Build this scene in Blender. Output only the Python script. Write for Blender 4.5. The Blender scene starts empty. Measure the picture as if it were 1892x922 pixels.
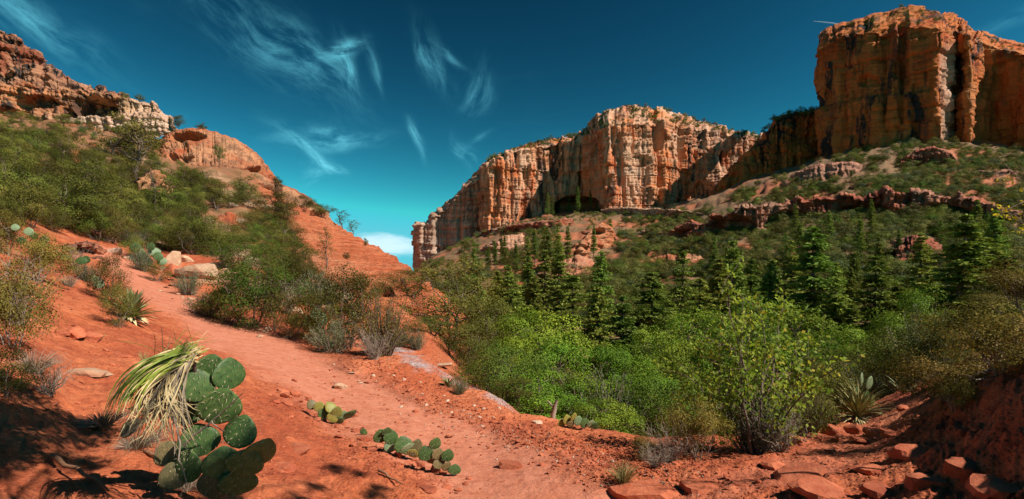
import bpy, math, random
import numpy as np
from mathutils import Vector, Matrix

R = math.radians
scn = bpy.context.scene
col = scn.collection
F = 946.0          # focal length in photograph pixels
U0, V0 = 946.0, 520.0   # principal column and horizon row of the photograph
H = 2.4            # eye height above the trail foot

# ---------------------------------------------------------------- camera
cam_d = bpy.data.cameras.new('camera')
cam = bpy.data.objects.new('camera', cam_d)
col.objects.link(cam)
cam.location = (0, 0, H)
cam.rotation_euler = (R(90), 0, 0)
cam_d.sensor_width = 36.0
cam_d.lens = 36.0 * F / 1892.0
cam_d.shift_y = (V0 - 461.0) / 1892.0
cam_d.clip_start = 0.05
cam_d.clip_end = 30000
scn.camera = cam

# ---------------------------------------------------------------- exposure
scn.view_settings.view_transform = 'Standard'
scn.view_settings.look = 'None'
scn.view_settings.gamma = 1.0
scn.view_settings.use_curve_mapping = False
scn.view_settings.exposure = 0.4

scn.cycles.max_bounces = 4
scn.cycles.diffuse_bounces = 1
scn.cycles.glossy_bounces = 1
scn.cycles.transmission_bounces = 3
scn.cycles.use_adaptive_sampling = True
scn.cycles.adaptive_threshold = 0.02

# ---------------------------------------------------------------- sun and sky
SUN_AZ, SUN_EL = 111.0, 45.0        # azimuth clockwise from +Y
sd = Vector((math.sin(R(SUN_AZ)) * math.cos(R(SUN_EL)), math.cos(R(SUN_AZ)) * math.cos(R(SUN_EL)), math.sin(R(SUN_EL))))
sun_d = bpy.data.lights.new('sun', 'SUN')
sun_d.energy = 5.0
sun_d.angle = R(0.5)
sun_d.color = (1.0, 0.93, 0.83)
sun = bpy.data.objects.new('sun', sun_d)
col.objects.link(sun)
sun.rotation_euler = sd.to_track_quat('Z', 'Y').to_euler()

world = bpy.data.worlds.new('World')
scn.world = world
world.use_nodes = True


class NT:
    """small helper round a node tree"""
    def __init__(s, tree):
        s.t = tree; s.n = tree.nodes; s.l = tree.links
    def put(s, sock, v):
        if isinstance(v, bpy.types.NodeSocket): s.l.new(v, sock)
        elif isinstance(v, bpy.types.Node): s.l.new(v.outputs[0], sock)
        elif v is not None:
            if isinstance(v, (tuple, list)) and len(v) == 3 and sock.type == 'RGBA': v = (*v, 1)
            sock.default_value = v
    def math(s, op, a, b=None, c=None, clamp=False):
        n = s.n.new('ShaderNodeMath'); n.operation = op; n.use_clamp = clamp
        s.put(n.inputs[0], a)
        if b is not None: s.put(n.inputs[1], b)
        if c is not None: s.put(n.inputs[2], c)
        return n.outputs[0]
    def vmath(s, op, a, b=None):
        n = s.n.new('ShaderNodeVectorMath'); n.operation = op
        s.put(n.inputs[0], a)
        if b is not None:
            if op == 'SCALE': s.put(n.inputs['Scale'], b)
            else: s.put(n.inputs[1], b)
        return n.outputs[0]
    def mix(s, f, a, b, mode='MIX'):
        n = s.n.new('ShaderNodeMix'); n.data_type = 'RGBA'; n.blend_type = mode
        s.put(n.inputs[0], f); s.put(n.inputs[6], a); s.put(n.inputs[7], b)
        return n.outputs[2]
    def noise(s, vec, scale=1.0, detail=4, rough=0.55, dist=0.0):
        n = s.n.new('ShaderNodeTexNoise')
        if vec is not None: s.put(n.inputs['Vector'], vec)
        n.inputs['Scale'].default_value = scale; n.inputs['Detail'].default_value = detail
        n.inputs['Roughness'].default_value = rough; n.inputs['Distortion'].default_value = dist
        return n.outputs[0]
    def noisec(s, vec, scale=1.0, detail=3):
        n = s.n.new('ShaderNodeTexNoise'); s.put(n.inputs['Vector'], vec)
        n.inputs['Scale'].default_value = scale; n.inputs['Detail'].default_value = detail
        return n.outputs[1]
    def voro(s, vec, scale=1.0, out=0, feature='F1', rnd=1.0):
        n = s.n.new('ShaderNodeTexVoronoi'); n.feature = feature; s.put(n.inputs['Vector'], vec)
        n.inputs['Scale'].default_value = scale; n.inputs['Randomness'].default_value = rnd
        return n.outputs[out]
    def ramp(s, f, a, b, to0=0.0, to1=1.0):
        n = s.n.new('ShaderNodeMapRange'); n.interpolation_type = 'SMOOTHSTEP'; n.clamp = True
        s.put(n.inputs[0], f); s.put(n.inputs[1], a); s.put(n.inputs[2], b)
        n.inputs[3].default_value = to0; n.inputs[4].default_value = to1
        return n.outputs[0]
    def attr(s, name):
        n = s.n.new('ShaderNodeAttribute'); n.attribute_name = name
        return n.outputs['Fac']
    def scale(s, vec, xyz):
        return s.vmath('MULTIPLY', vec, tuple(xyz))
    def pos(s):
        return s.n.new('ShaderNodeNewGeometry').outputs['Position']
    def obco(s):
        return s.n.new('ShaderNodeTexCoord').outputs['Object']


def build_world():
    w = NT(world.node_tree)
    bg = w.n['Background']
    sky = w.n.new('ShaderNodeTexSky')
    sky.sky_type = 'NISHITA'; sky.sun_disc = False
    sky.sun_elevation = R(SUN_EL); sky.sun_rotation = R(SUN_AZ)
    sky.altitude = 1400; sky.air_density = 1.0; sky.dust_density = 0.3; sky.ozone_density = 3.0
    # deep polarised teal sky: one even tint and contrast over the whole dome
    g = w.n.new('ShaderNodeGamma'); w.put(g.inputs[0], w.vmath('MINIMUM', w.mix(1.0, sky.outputs[0], SKY_PRE, 'MULTIPLY'), (.42, .52, .80))); g.inputs[1].default_value = SKY_GAMMA
    base = w.mix(1.0, g.outputs[0], SKY_TINT, 'MULTIPLY')
    # cirrus: direction on the dome as azimuth / elevation (degrees)
    tc = w.n.new('ShaderNodeTexCoord').outputs['Generated']
    sp = w.n.new('ShaderNodeSeparateXYZ'); w.put(sp.inputs[0], w.vmath('NORMALIZE', tc))
    az = w.math('MULTIPLY', w.math('ARCTAN2', sp.outputs[0], sp.outputs[1]), 57.2958)
    el = w.math('MULTIPLY', w.math('ARCSINE', sp.outputs[2]), 57.2958)
    cv = w.n.new('ShaderNodeCombineXYZ'); w.put(cv.inputs[0], az); w.put(cv.inputs[1], el)
    warp = w.vmath('SCALE', w.vmath('SUBTRACT', w.noisec(cv.outputs[0], 0.16, 1), (0.5, 0.5, 0.5)), 3.4)
    wc = w.vmath('ADD', cv.outputs[0], warp)
    total = None
    def azel(u, v):
        x, z = (u - U0) / F, (V0 - v) / F
        return math.degrees(math.atan2(x, 1)), math.degrees(math.asin(z / math.sqrt(1 + x * x + z * z)))
    K = 57.3 / F
    # u, v, half length, half width (px), tilt (deg, anticlockwise), strength, streakiness
    wisps = [(a, b, c * .76, e * .68, f, g * 1.25, h) for a, b, c, e, f, g, h in [(40, 30, 110, 34, -24, .40, 1), (470, 60, 180, 55, -35, .22, 1), (575, 110, 110, 40, -38, .34, 1),
             (632, 92, 46, 18, 22, .75, 1), (640, 130, 58, 20, -75, .55, 1), (690, 120, 48, 12, -70, .26, 1),
             (800, 105, 60, 24, -62, .42, 1), (830, 92, 36, 10, -40, .34, 1), (880, 160, 46, 30, 65, .34, 1),
             (612, 252, 95, 18, 10, .72, 1), (560, 262, 60, 18, -30, .60, 1), (603, 296, 44, 12, -24, .95, 1),
             (590, 312, 42, 30, 10, .44, 1), (768, 250, 40, 15, -68, .60, 1), (860, 282, 34, 14, -60, .66, 1),
             (884, 262, 30, 12, 30, .22, 1), (590, 232, 40, 10, 5, .30, 1), (345, 218, 16, 26, 60, .16, 1), (1850, 50, 80, 16, 18, .12, 1)]]
    # three shared fibre directions; each wisp uses the one nearest its own
    fib = {}
    for ang in (10, -30, -66, 62):
        rot = w.n.new('ShaderNodeVectorRotate'); rot.rotation_type = 'Z_AXIS'; rot.inputs['Angle'].default_value = R(-ang)
        w.put(rot.inputs['Vector'], wc)
        fib[ang] = w.ramp(w.noise(w.vmath('MULTIPLY', rot.outputs[0], (0.20, 0.66, 0)), 1.0, 6, 0.66, 0.15), 0.36, 0.78)
    for k, (u, v, a, b, tilt, st, _) in enumerate(wisps):
        ca, ce = azel(u, v)
        d = w.vmath('SUBTRACT', wc, (ca, ce, 0))
        rot = w.n.new('ShaderNodeVectorRotate'); rot.rotation_type = 'Z_AXIS'; rot.inputs['Angle'].default_value = R(-tilt)
        w.put(rot.inputs['Vector'], d)
        q = w.vmath('MULTIPLY', rot.outputs[0], (1 / (a * K), 1 / (b * K), 0))
        ln = w.vmath('DOT_PRODUCT', q, q).node.outputs['Value']
        m = w.math('POWER', 2.718, w.math('MULTIPLY', ln, -1.15))
        m = w.math('MULTIPLY', w.math('MULTIPLY', m, fib[min(fib, key=lambda q: abs(q - tilt))]), st * 1.25)
        total = m if total is None else w.math('ADD', total, m)
    # faint veil everywhere, as on the visible dome
    veil = w.math('MULTIPLY', w.ramp(w.noise(w.scale(wc, (0.03, 0.09, 0)), 1.0, 4, 0.66), 0.52, 0.95), 0.10)
    total = w.math('ADD', total, veil, clamp=True)
    out = w.mix(total, base, CIRRUS)
    # low bank of white cloud in the gap
    ca, ce = azel(712, 452)
    d = w.vmath('SUBTRACT', w.vmath('ADD', cv.outputs[0], w.vmath('SCALE', warp, 0.25)), (ca, ce, 0))
    rot = w.n.new('ShaderNodeVectorRotate'); rot.rotation_type = 'Z_AXIS'; rot.inputs['Angle'].default_value = R(4)
    w.put(rot.inputs['Vector'], d)
    q = w.vmath('MULTIPLY', rot.outputs[0], (1 / 5.0, 1 / 1.35, 0))
    ln = w.vmath('DOT_PRODUCT', q, q).node.outputs['Value']
    nn = w.noise(w.scale(d, (0.35, 1.5, 0)), 1.0, 6, 0.6)
    bank = w.ramp(w.math('SUBTRACT', w.math('MULTIPLY', nn, 1.5), ln), -0.45, 0.75)
    out = w.mix(w.math('MULTIPLY', bank, 0.95), out, BANK)
    w.put(bg.inputs[0], out)
    bg.inputs[1].default_value = SKY_STRENGTH
    world.cycles.sampling_method = 'MANUAL'; world.cycles.sample_map_resolution = 256

SKY_STRENGTH = 0.05
SKY_PRE = (0.12, 0.12, 0.12)
SKY_GAMMA = 2.55
SKY_TINT = (16.0, 50.0, 20.0)
CIRRUS = (2.6, 11.0, 13.5)
BANK = (11, 15, 16.5)
build_world()

# ---------------------------------------------------------------- numpy helpers
rs = np.random.RandomState(11)
_perm = rs.permutation(256).astype(np.int32); _perm = np.concatenate([_perm, _perm, _perm])
_g = rs.normal(size=(256, 3)); _g /= np.linalg.norm(_g, axis=1)[:, None]


def pn(x, y, z):
    """gradient noise, about -0.7..0.7"""
    x, y, z = np.broadcast_arrays(np.asarray(x, float), np.asarray(y, float), np.asarray(z, float))
    xi, yi, zi = np.floor(x).astype(np.int64), np.floor(y).astype(np.int64), np.floor(z).astype(np.int64)
    fx, fy, fz = x - xi, y - yi, z - zi
    u, v, w = [t * t * t * (t * (t * 6 - 15) + 10) for t in (fx, fy, fz)]
    xi &= 255; yi &= 255; zi &= 255
    r = 0
    for dx in (0, 1):
        wx = u if dx else 1 - u
        for dy in (0, 1):
            wy = v if dy else 1 - v
            for dz in (0, 1):
                wz = w if dz else 1 - w
                h = _perm[_perm[_perm[xi + dx] + yi + dy] + zi + dz]
                gr = _g[h]
                r = r + wx * wy * wz * (gr[..., 0] * (fx - dx) + gr[..., 1] * (fy - dy) + gr[..., 2] * (fz - dz))
    return r


def fbm(x, y, z, o=4, rough=0.5):
    s, a, t = 0, 1.0, 0
    for i in range(o):
        s = s + a * pn(x * 2 ** i + 17.3 * i, y * 2 ** i + 5.1 * i, z * 2 ** i + 9.7 * i)
        a *= rough
    return s


def hsh(*a):
    """hash of integer arrays to 0..1"""
    h = np.zeros(np.broadcast(*a).shape, np.int64)
    for q in a:
        h = _perm[(h + np.asarray(q).astype(np.int64)) & 255].astype(np.int64)
        h = (h * 7 + 31) & 255
    return _perm[h] / 255.0


def sst(a, b, x):
    t = np.clip((x - a) / (b - a), 0, 1)
    return t * t * (3 - 2 * t)


def mk_mesh(name, V, Q, smooth=True, attrs=None, mats=()):
    V = np.asarray(V, np.float32).reshape(-1, 3); Q = np.asarray(Q, np.int32)
    k = Q.shape[1]
    me = bpy.data.meshes.new(name)
    me.vertices.add(len(V)); me.vertices.foreach_set('co', V.ravel())
    me.loops.add(Q.size); me.loops.foreach_set('vertex_index', Q.ravel())
    me.polygons.add(len(Q)); me.polygons.foreach_set('loop_start', np.arange(0, Q.size, k, dtype=np.int32))
    me.polygons.foreach_set('loop_total', np.full(len(Q), k, np.int32))
    me.polygons.foreach_set('use_smooth', np.full(len(Q), bool(smooth)))
    for an, av in (attrs or {}).items():
        at = me.attributes.new(an, 'FLOAT', 'POINT')
        at.data.foreach_set('value', np.asarray(av, np.float32).ravel())
    for m in mats: me.materials.append(m)
    me.update(); me.validate()
    return me


def grid_faces(r, c):
    i = np.arange(r * c).reshape(r, c)
    return np.stack([i[:-1, :-1], i[:-1, 1:], i[1:, 1:], i[1:, :-1]], -1).reshape(-1, 4)


def add(name, me, parent=None, label=None, cat=None, group=None, kind=None, loc=None):
    o = bpy.data.objects.new(name, me)
    col.objects.link(o)
    if parent is not None: o.parent = parent
    if label: o['label'] = label
    if cat: o['category'] = cat
    if group: o['group'] = group
    if kind: o['kind'] = kind
    if loc is not None: o.location = loc
    return o


def thing(name, loc, label, cat, group=None, rotz=0.0, s=1.0):
    o = add(name, None, None, label, cat, group, None, loc)
    o.empty_display_size = 0.1
    o.rotation_euler = (0, 0, rotz)
    o.scale = (s, s, s) if np.isscalar(s) else s
    return o


def at(u, v, d):
    return np.array([(u - U0) / F * d, d, H + (V0 - v) / F * d])


def inpoly(u, v, poly):
    p = np.asarray(poly, float); n = len(p)
    c = np.zeros(np.shape(u), bool); j = n - 1
    for i in range(n):
        a = (p[i, 1] > v) != (p[j, 1] > v)
        with np.errstate(divide='ignore', invalid='ignore'):
            xx = (p[j, 0] - p[i, 0]) * (v - p[i, 1]) / (p[j, 1] - p[i, 1] + 1e-12) + p[i, 0]
        c ^= a & (u < xx); j = i
    return c


def pdist(x, y, pts):
    """distance to a polyline, plan"""
    best = np.full(np.shape(x), 1e9)
    for (ax, ay), (bx, by) in zip(pts[:-1], pts[1:]):
        dx, dy = bx - ax, by - ay
        t = np.clip(((x - ax) * dx + (y - ay) * dy) / (dx * dx + dy * dy + 1e-9), 0, 1)
        best = np.minimum(best, np.hypot(x - ax - t * dx, y - ay - t * dy))
    return best

# ---------------------------------------------------------------- materials
def new_mat(name):
    m = bpy.data.materials.new(name); m.use_nodes = True
    t = NT(m.node_tree)
    b = t.n['Principled BSDF']
    b.inputs['Specular IOR Level'].default_value = 0.25
    return m, t, b


def bump(t, b, height, strength=0.5, dist=0.05, prev=None):
    n = t.n.new('ShaderNodeBump'); n.inputs['Strength'].default_value = strength; n.inputs['Distance'].default_value = dist
    t.put(n.inputs['Height'], height)
    if prev is not None: t.put(n.inputs['Normal'], prev)
    t.put(b.inputs['Normal'], n.outputs[0])
    return n.outputs[0]


def mat_ground():
    m, t, b = new_mat('red_desert_soil')
    P = t.pos()
    n1 = t.noise(P, 0.9, 6, 0.6); n2 = t.noise(P, 7.0, 5, 0.6); n3 = t.noise(P, 0.06, 4, 0.6)
    soil = t.mix(t.ramp(n1, .35, .65), (.54, .135, .05), (.62, .19, .08))
    soil = t.mix(t.ramp(t.noise(P, .42, 5, .65), .42, .62), soil, (.42, .095, .038))
    soil = t.mix(t.ramp(n2, .3, .75), soil, t.mix(1, soil, (.62, .52, .5), 'MULTIPLY'))
    vg = t.voro(P, 22.0)
    soil = t.mix(t.ramp(vg, .22, .08), soil, t.mix(t.ramp(n1, .4, .6), (.50, .22, .13), (.30, .07, .035)))
    # beaten trail: paler, pinker, smoother
    pm = t.attr('trail')
    path = t.mix(t.ramp(t.noise(P, 2.2, 6, .65), .3, .7), (.52, .17, .092), (.59, .22, .13))
    path = t.mix(t.ramp(n2, .45, .8), path, (.36, .095, .05))
    c = t.mix(pm, soil, path)
    # bedded red slickrock
    rk = t.attr('rock')
    strat = t.noise(t.scale(P, (.05, .05, 2.6)), 1.0, 6, .7)
    fine = t.noise(t.scale(P, (.35, .35, 9.0)), 1.0, 4, .7)
    rc = t.mix(t.ramp(strat, .35, .62), (.50, .105, .035), (.60, .19, .085))
    rc = t.mix(t.ramp(fine, .54, .68), rc, (.25, .05, .02))
    rc = t.mix(t.ramp(n3, .5, .75), rc, (.58, .24, .12))
    c = t.mix(rk, c, rc)
    # mineral-bleached grey-white streak
    wk = t.attr('bleach')
    c = t.mix(t.math('MULTIPLY', wk, t.ramp(t.noise(P, 1.6, 6, .7), .34, .68)), c, (.42, .34, .33))
    # thin soil with litter on the slopes and valley floor
    lt = t.attr('litter')
    lc = t.mix(t.ramp(t.noise(P, .5, 5, .65), .35, .65), (.16, .12, .055), (.30, .13, .07))
    lc = t.mix(t.ramp(t.noise(P, 2.5, 4, .6), .5, .8), lc, (.09, .085, .035))
    c = t.mix(lt, c, lc)
    tn = t.attr('tan')
    tc = t.mix(t.ramp(n1, .35, .65), (.36, .20, .11), (.46, .28, .17))
    c = t.mix(tn, c, tc)
    t.put(b.inputs['Base Color'], c)
    b.inputs['Roughness'].default_value = .95
    h1 = bump(t, b, t.noise(P, 5.0, 8, .68), .55, .12)
    h2 = bump(t, b, t.math('MULTIPLY', t.voro(P, 26.0), t.math('SUBTRACT', 1.0, t.math('MULTIPLY', pm, .8))), .5, .03, h1)
    bump(t, b, t.math('MULTIPLY', t.math('ADD', strat, fine), rk), .9, .5, h2)
    return m


def mat_cliff(name, orange, pale, red, varnish_amt, strat_z, streak, scale=1.0, dark=(.035, .028, .026)):
    m, t, b = new_mat(name)
    P = t.scale(t.pos(), (scale, scale, scale))
    wv = t.vmath('ADD', P, t.vmath('SCALE', t.vmath('SUBTRACT', t.noisec(P, .03, 3), (.5, .5, .5)), 14.0))
    big = t.noise(P, .022, 5, .6)
    c = t.mix(t.ramp(big, .38, .62), orange, pale)
    c = t.mix(t.ramp(t.noise(t.scale(wv, (.05, .05, .015)), 1.0, 5, .65), .48, .62), c, red)
    # horizontal beds
    beds = t.noise(t.scale(wv, (.006, .006, strat_z)), 1.0, 5, .7)
    c = t.mix(t.math('MULTIPLY', t.ramp(beds, .5, .66), .6), c, pale)
    c = t.mix(t.math('MULTIPLY', t.ramp(beds, .46, .36), .55), c, t.mix(1, c, (.45, .36, .34), 'MULTIPLY'))
    pa = t.attr('pale')
    c = t.mix(pa, c, t.mix(t.ramp(beds, .4, .62), (.58, .34, .22), (.72, .50, .37)))
    # desert varnish running down the wall
    v1 = t.noise(t.scale(wv, (streak, streak, streak * .09)), 1.0, 6, .72)
    v2 = t.noise(t.scale(P, (.02, .02, .012)), 1.0, 4, .6)
    va = t.math('MULTIPLY', t.ramp(v1, .48, .57), t.ramp(v2, .40, .56), clamp=True)
    va = t.math('MULTIPLY', va, t.math('MULTIPLY', t.math('SUBTRACT', 1.0, t.math('MULTIPLY', pa, .7)), varnish_amt))
    c = t.mix(va, c, dark)
    v3 = t.ramp(t.noise(t.scale(wv, (streak * 2.4, streak * 2.4, streak * .16)), 1.0, 5, .7), .56, .70)
    c = t.mix(t.math('MULTIPLY', v3, .55 * varnish_amt), c, (.09, .06, .05))
    gr = t.noise(P, .9, 6, .7)
    c = t.mix(t.ramp(gr, .3, .75), t.mix(1, c, (.78, .76, .74), 'MULTIPLY'), c)
    t.put(b.inputs['Base Color'], c)
    b.inputs['Roughness'].default_value = .92
    h1 = bump(t, b, t.noise(t.scale(wv, (.18, .18, 1.1)), 1.0, 8, .72), .5, 1.3 / scale)
    bump(t, b, t.noise(t.scale(wv, (.9, .9, .07)), 1.0, 6, .7), .45, 1.2 / scale, h1)
    return m


def mat_leaf(name, c1, c2, c3, trans=.35, var=.35, rough=.55):
    m, t, b = new_mat(name)
    b.inputs['Specular IOR Level'].default_value = .06
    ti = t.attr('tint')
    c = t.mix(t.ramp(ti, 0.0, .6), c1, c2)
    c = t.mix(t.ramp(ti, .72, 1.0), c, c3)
    oi = t.n.new('ShaderNodeObjectInfo').outputs['Random']
    hs = t.n.new('ShaderNodeHueSaturation')
    t.put(hs.inputs['Hue'], t.math('ADD', .5 - .045 * var, t.math('MULTIPLY', oi, .09 * var)))
    rv = t.math('FRACT', t.math('MULTIPLY', oi, 37.7))
    t.put(hs.inputs['Value'], t.math('ADD', 1 - .5 * var, t.math('MULTIPLY', rv, 1.05 * var)))
    t.put(hs.inputs['Color'], c)
    t.put(b.inputs['Base Color'], hs.outputs[0])
    b.inputs['Roughness'].default_value = rough
    tr = t.n.new('ShaderNodeBsdfTranslucent')
    t.put(tr.inputs[0], t.mix(1, hs.outputs[0], (1.25, 1.35, .7), 'MULTIPLY'))
    mx = t.n.new('ShaderNodeMixShader'); mx.inputs[0].default_value = trans
    t.l.new(b.outputs[0], mx.inputs[1]); t.l.new(tr.outputs[0], mx.inputs[2])
    t.l.new(mx.outputs[0], t.n['Material Output'].inputs['Surface'])
    return m


def mat_plain(name, c1, c2, sc=8.0, rough=.9, stretch=(1, 1, 1), bstr=.4, bd=.01):
    m, t, b = new_mat(name)
    P = t.scale(t.obco(), stretch)
    n = t.noise(P, sc, 6, .65)
    c = t.mix(t.ramp(n, .3, .7), c1, c2)
    t.put(b.inputs['Base Color'], c); b.inputs['Roughness'].default_value = rough
    bump(t, b, n, bstr, bd)
    return m


def mat_rock(name, c1, c2, c3):
    m, t, b = new_mat(name)
    P = t.pos()
    oi = t.n.new('ShaderNodeObjectInfo').outputs['Random']
    n = t.noise(P, 6.0, 7, .68)
    c = t.mix(t.ramp(n, .3, .7), c1, c2)
    c = t.mix(t.math('MULTIPLY', t.ramp(t.noise(P, 1.7, 4, .6), .5, .7), .8), c, c3)
    c = t.mix(1, c, t.mix(oi, (.78, .76, .76), (1.12, 1.1, 1.08)), 'MULTIPLY')
    t.put(b.inputs['Base Color'], c); b.inputs['Roughness'].default_value = .93
    h = bump(t, b, t.noise(P, 14.0, 7, .7), .6, .04)
    bump(t, b, t.noise(t.scale(P, (2, 2, 30)), 1.0, 4, .6), .35, .03, h)
    return m


M = {}
M['ground'] = mat_ground()
M['mesa'] = mat_cliff('mesa_sandstone', (.74, .25, .085), (.72, .42, .26), (.68, .175, .055), .95, .16, .10)
M['butte'] = mat_cliff('butte_sandstone', (.64, .155, .03), (.60, .20, .055), (.56, .105, .022), 1.1, .12, .055)
M['redrock'] = mat_cliff('red_bedded_rock', (.44, .12, .055), (.48, .24, .15), (.36, .085, .04), .8, .55, .22, 1.0)
M['dome'] = mat_cliff('orange_dome_rock', (.54, .155, .055), (.56, .27, .14), (.46, .10, .035), .45, .5, .3, 1.0)
M['tancliff'] = mat_cliff('tan_cliff_rock', (.54, .20, .08), (.58, .33, .17), (.44, .12, .05), 1.0, .35, .16, 1.0)
M['browncliff'] = mat_cliff('brown_cliff_rock', (.38, .13, .065), (.46, .23, .13), (.30, .085, .04), 1.0, .3, .16, 1.0)
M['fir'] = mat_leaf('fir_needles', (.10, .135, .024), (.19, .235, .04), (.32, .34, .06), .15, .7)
M['oak'] = mat_leaf('bright_oak_leaves', (.075, .14, .014), (.16, .245, .024), (.30, .355, .035), .22, .45)
M['bushgreen'] = mat_leaf('dull_green_leaves', (.05, .085, .012), (.10, .15, .02), (.19, .22, .035), .18, .6)
M['juniper'] = mat_leaf('juniper_foliage', (.072, .076, .014), (.125, .122, .022), (.20, .175, .035), .15, .9)
M['scrub'] = mat_leaf('olive_scrub_leaves', (.078, .082, .016), (.14, .135, .024), (.25, .205, .045), .15, .9)
M['sage'] = mat_leaf('grey_green_sage', (.075, .095, .045), (.125, .145, .07), (.20, .21, .11), .15, .6)
M['farscrub'] = mat_leaf('slope_scrub_leaves', (.10, .105, .028), (.175, .17, .042), (.29, .25, .07), .12, 1.0)
M['manz'] = mat_leaf('manzanita_leaves', (.12, .10, .022), (.21, .16, .032), (.42, .27, .08), .2, .3)
M['cotton'] = mat_leaf('yellow_green_leaves', (.16, .26, .04), (.30, .38, .06), (.60, .48, .07), .4, .2)
M['yellow'] = mat_leaf('yellow_leaves', (.36, .32, .03), (.55, .42, .03), (.62, .40, .03), .45, .2)
M['bark'] = mat_plain('grey_brown_bark', (.10, .07, .05), (.22, .16, .12), 10, stretch=(1, 1, .2))
M['dead'] = mat_plain('bleached_dead_wood', (.20, .15, .11), (.40, .32, .25), 12, stretch=(1, 1, .3))
M['stick'] = mat_plain('brown_stick', (.16, .075, .04), (.30, .15, .08), 10)
M['straw'] = mat_plain('dry_straw', (.52, .37, .16), (.76, .60, .33), 9)
M['greyst'] = mat_plain('grey_dead_grass', (.22, .17, .12), (.40, .32, .23), 9)
M['blade'] = mat_plain('yucca_green_blade', (.13, .19, .025), (.32, .33, .05), 5, rough=.45)
M['agave'] = mat_plain('grey_green_blade', (.13, .16, .06), (.30, .30, .13), 6, rough=.5)
M['grass'] = mat_plain('olive_bunch_grass', (.22, .20, .07), (.40, .34, .14), 9)
M['red_rock'] = mat_rock('red_sandstone_block', (.40, .095, .042), (.54, .17, .085), (.33, .07, .035))
M['tan_rock'] = mat_rock('tan_sandstone_block', (.48, .27, .16), (.60, .39, .25), (.42, .17, .09))
M['pale_rock'] = mat_rock('pale_stone', (.58, .40, .28), (.68, .52, .40), (.5, .28, .18))

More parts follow.
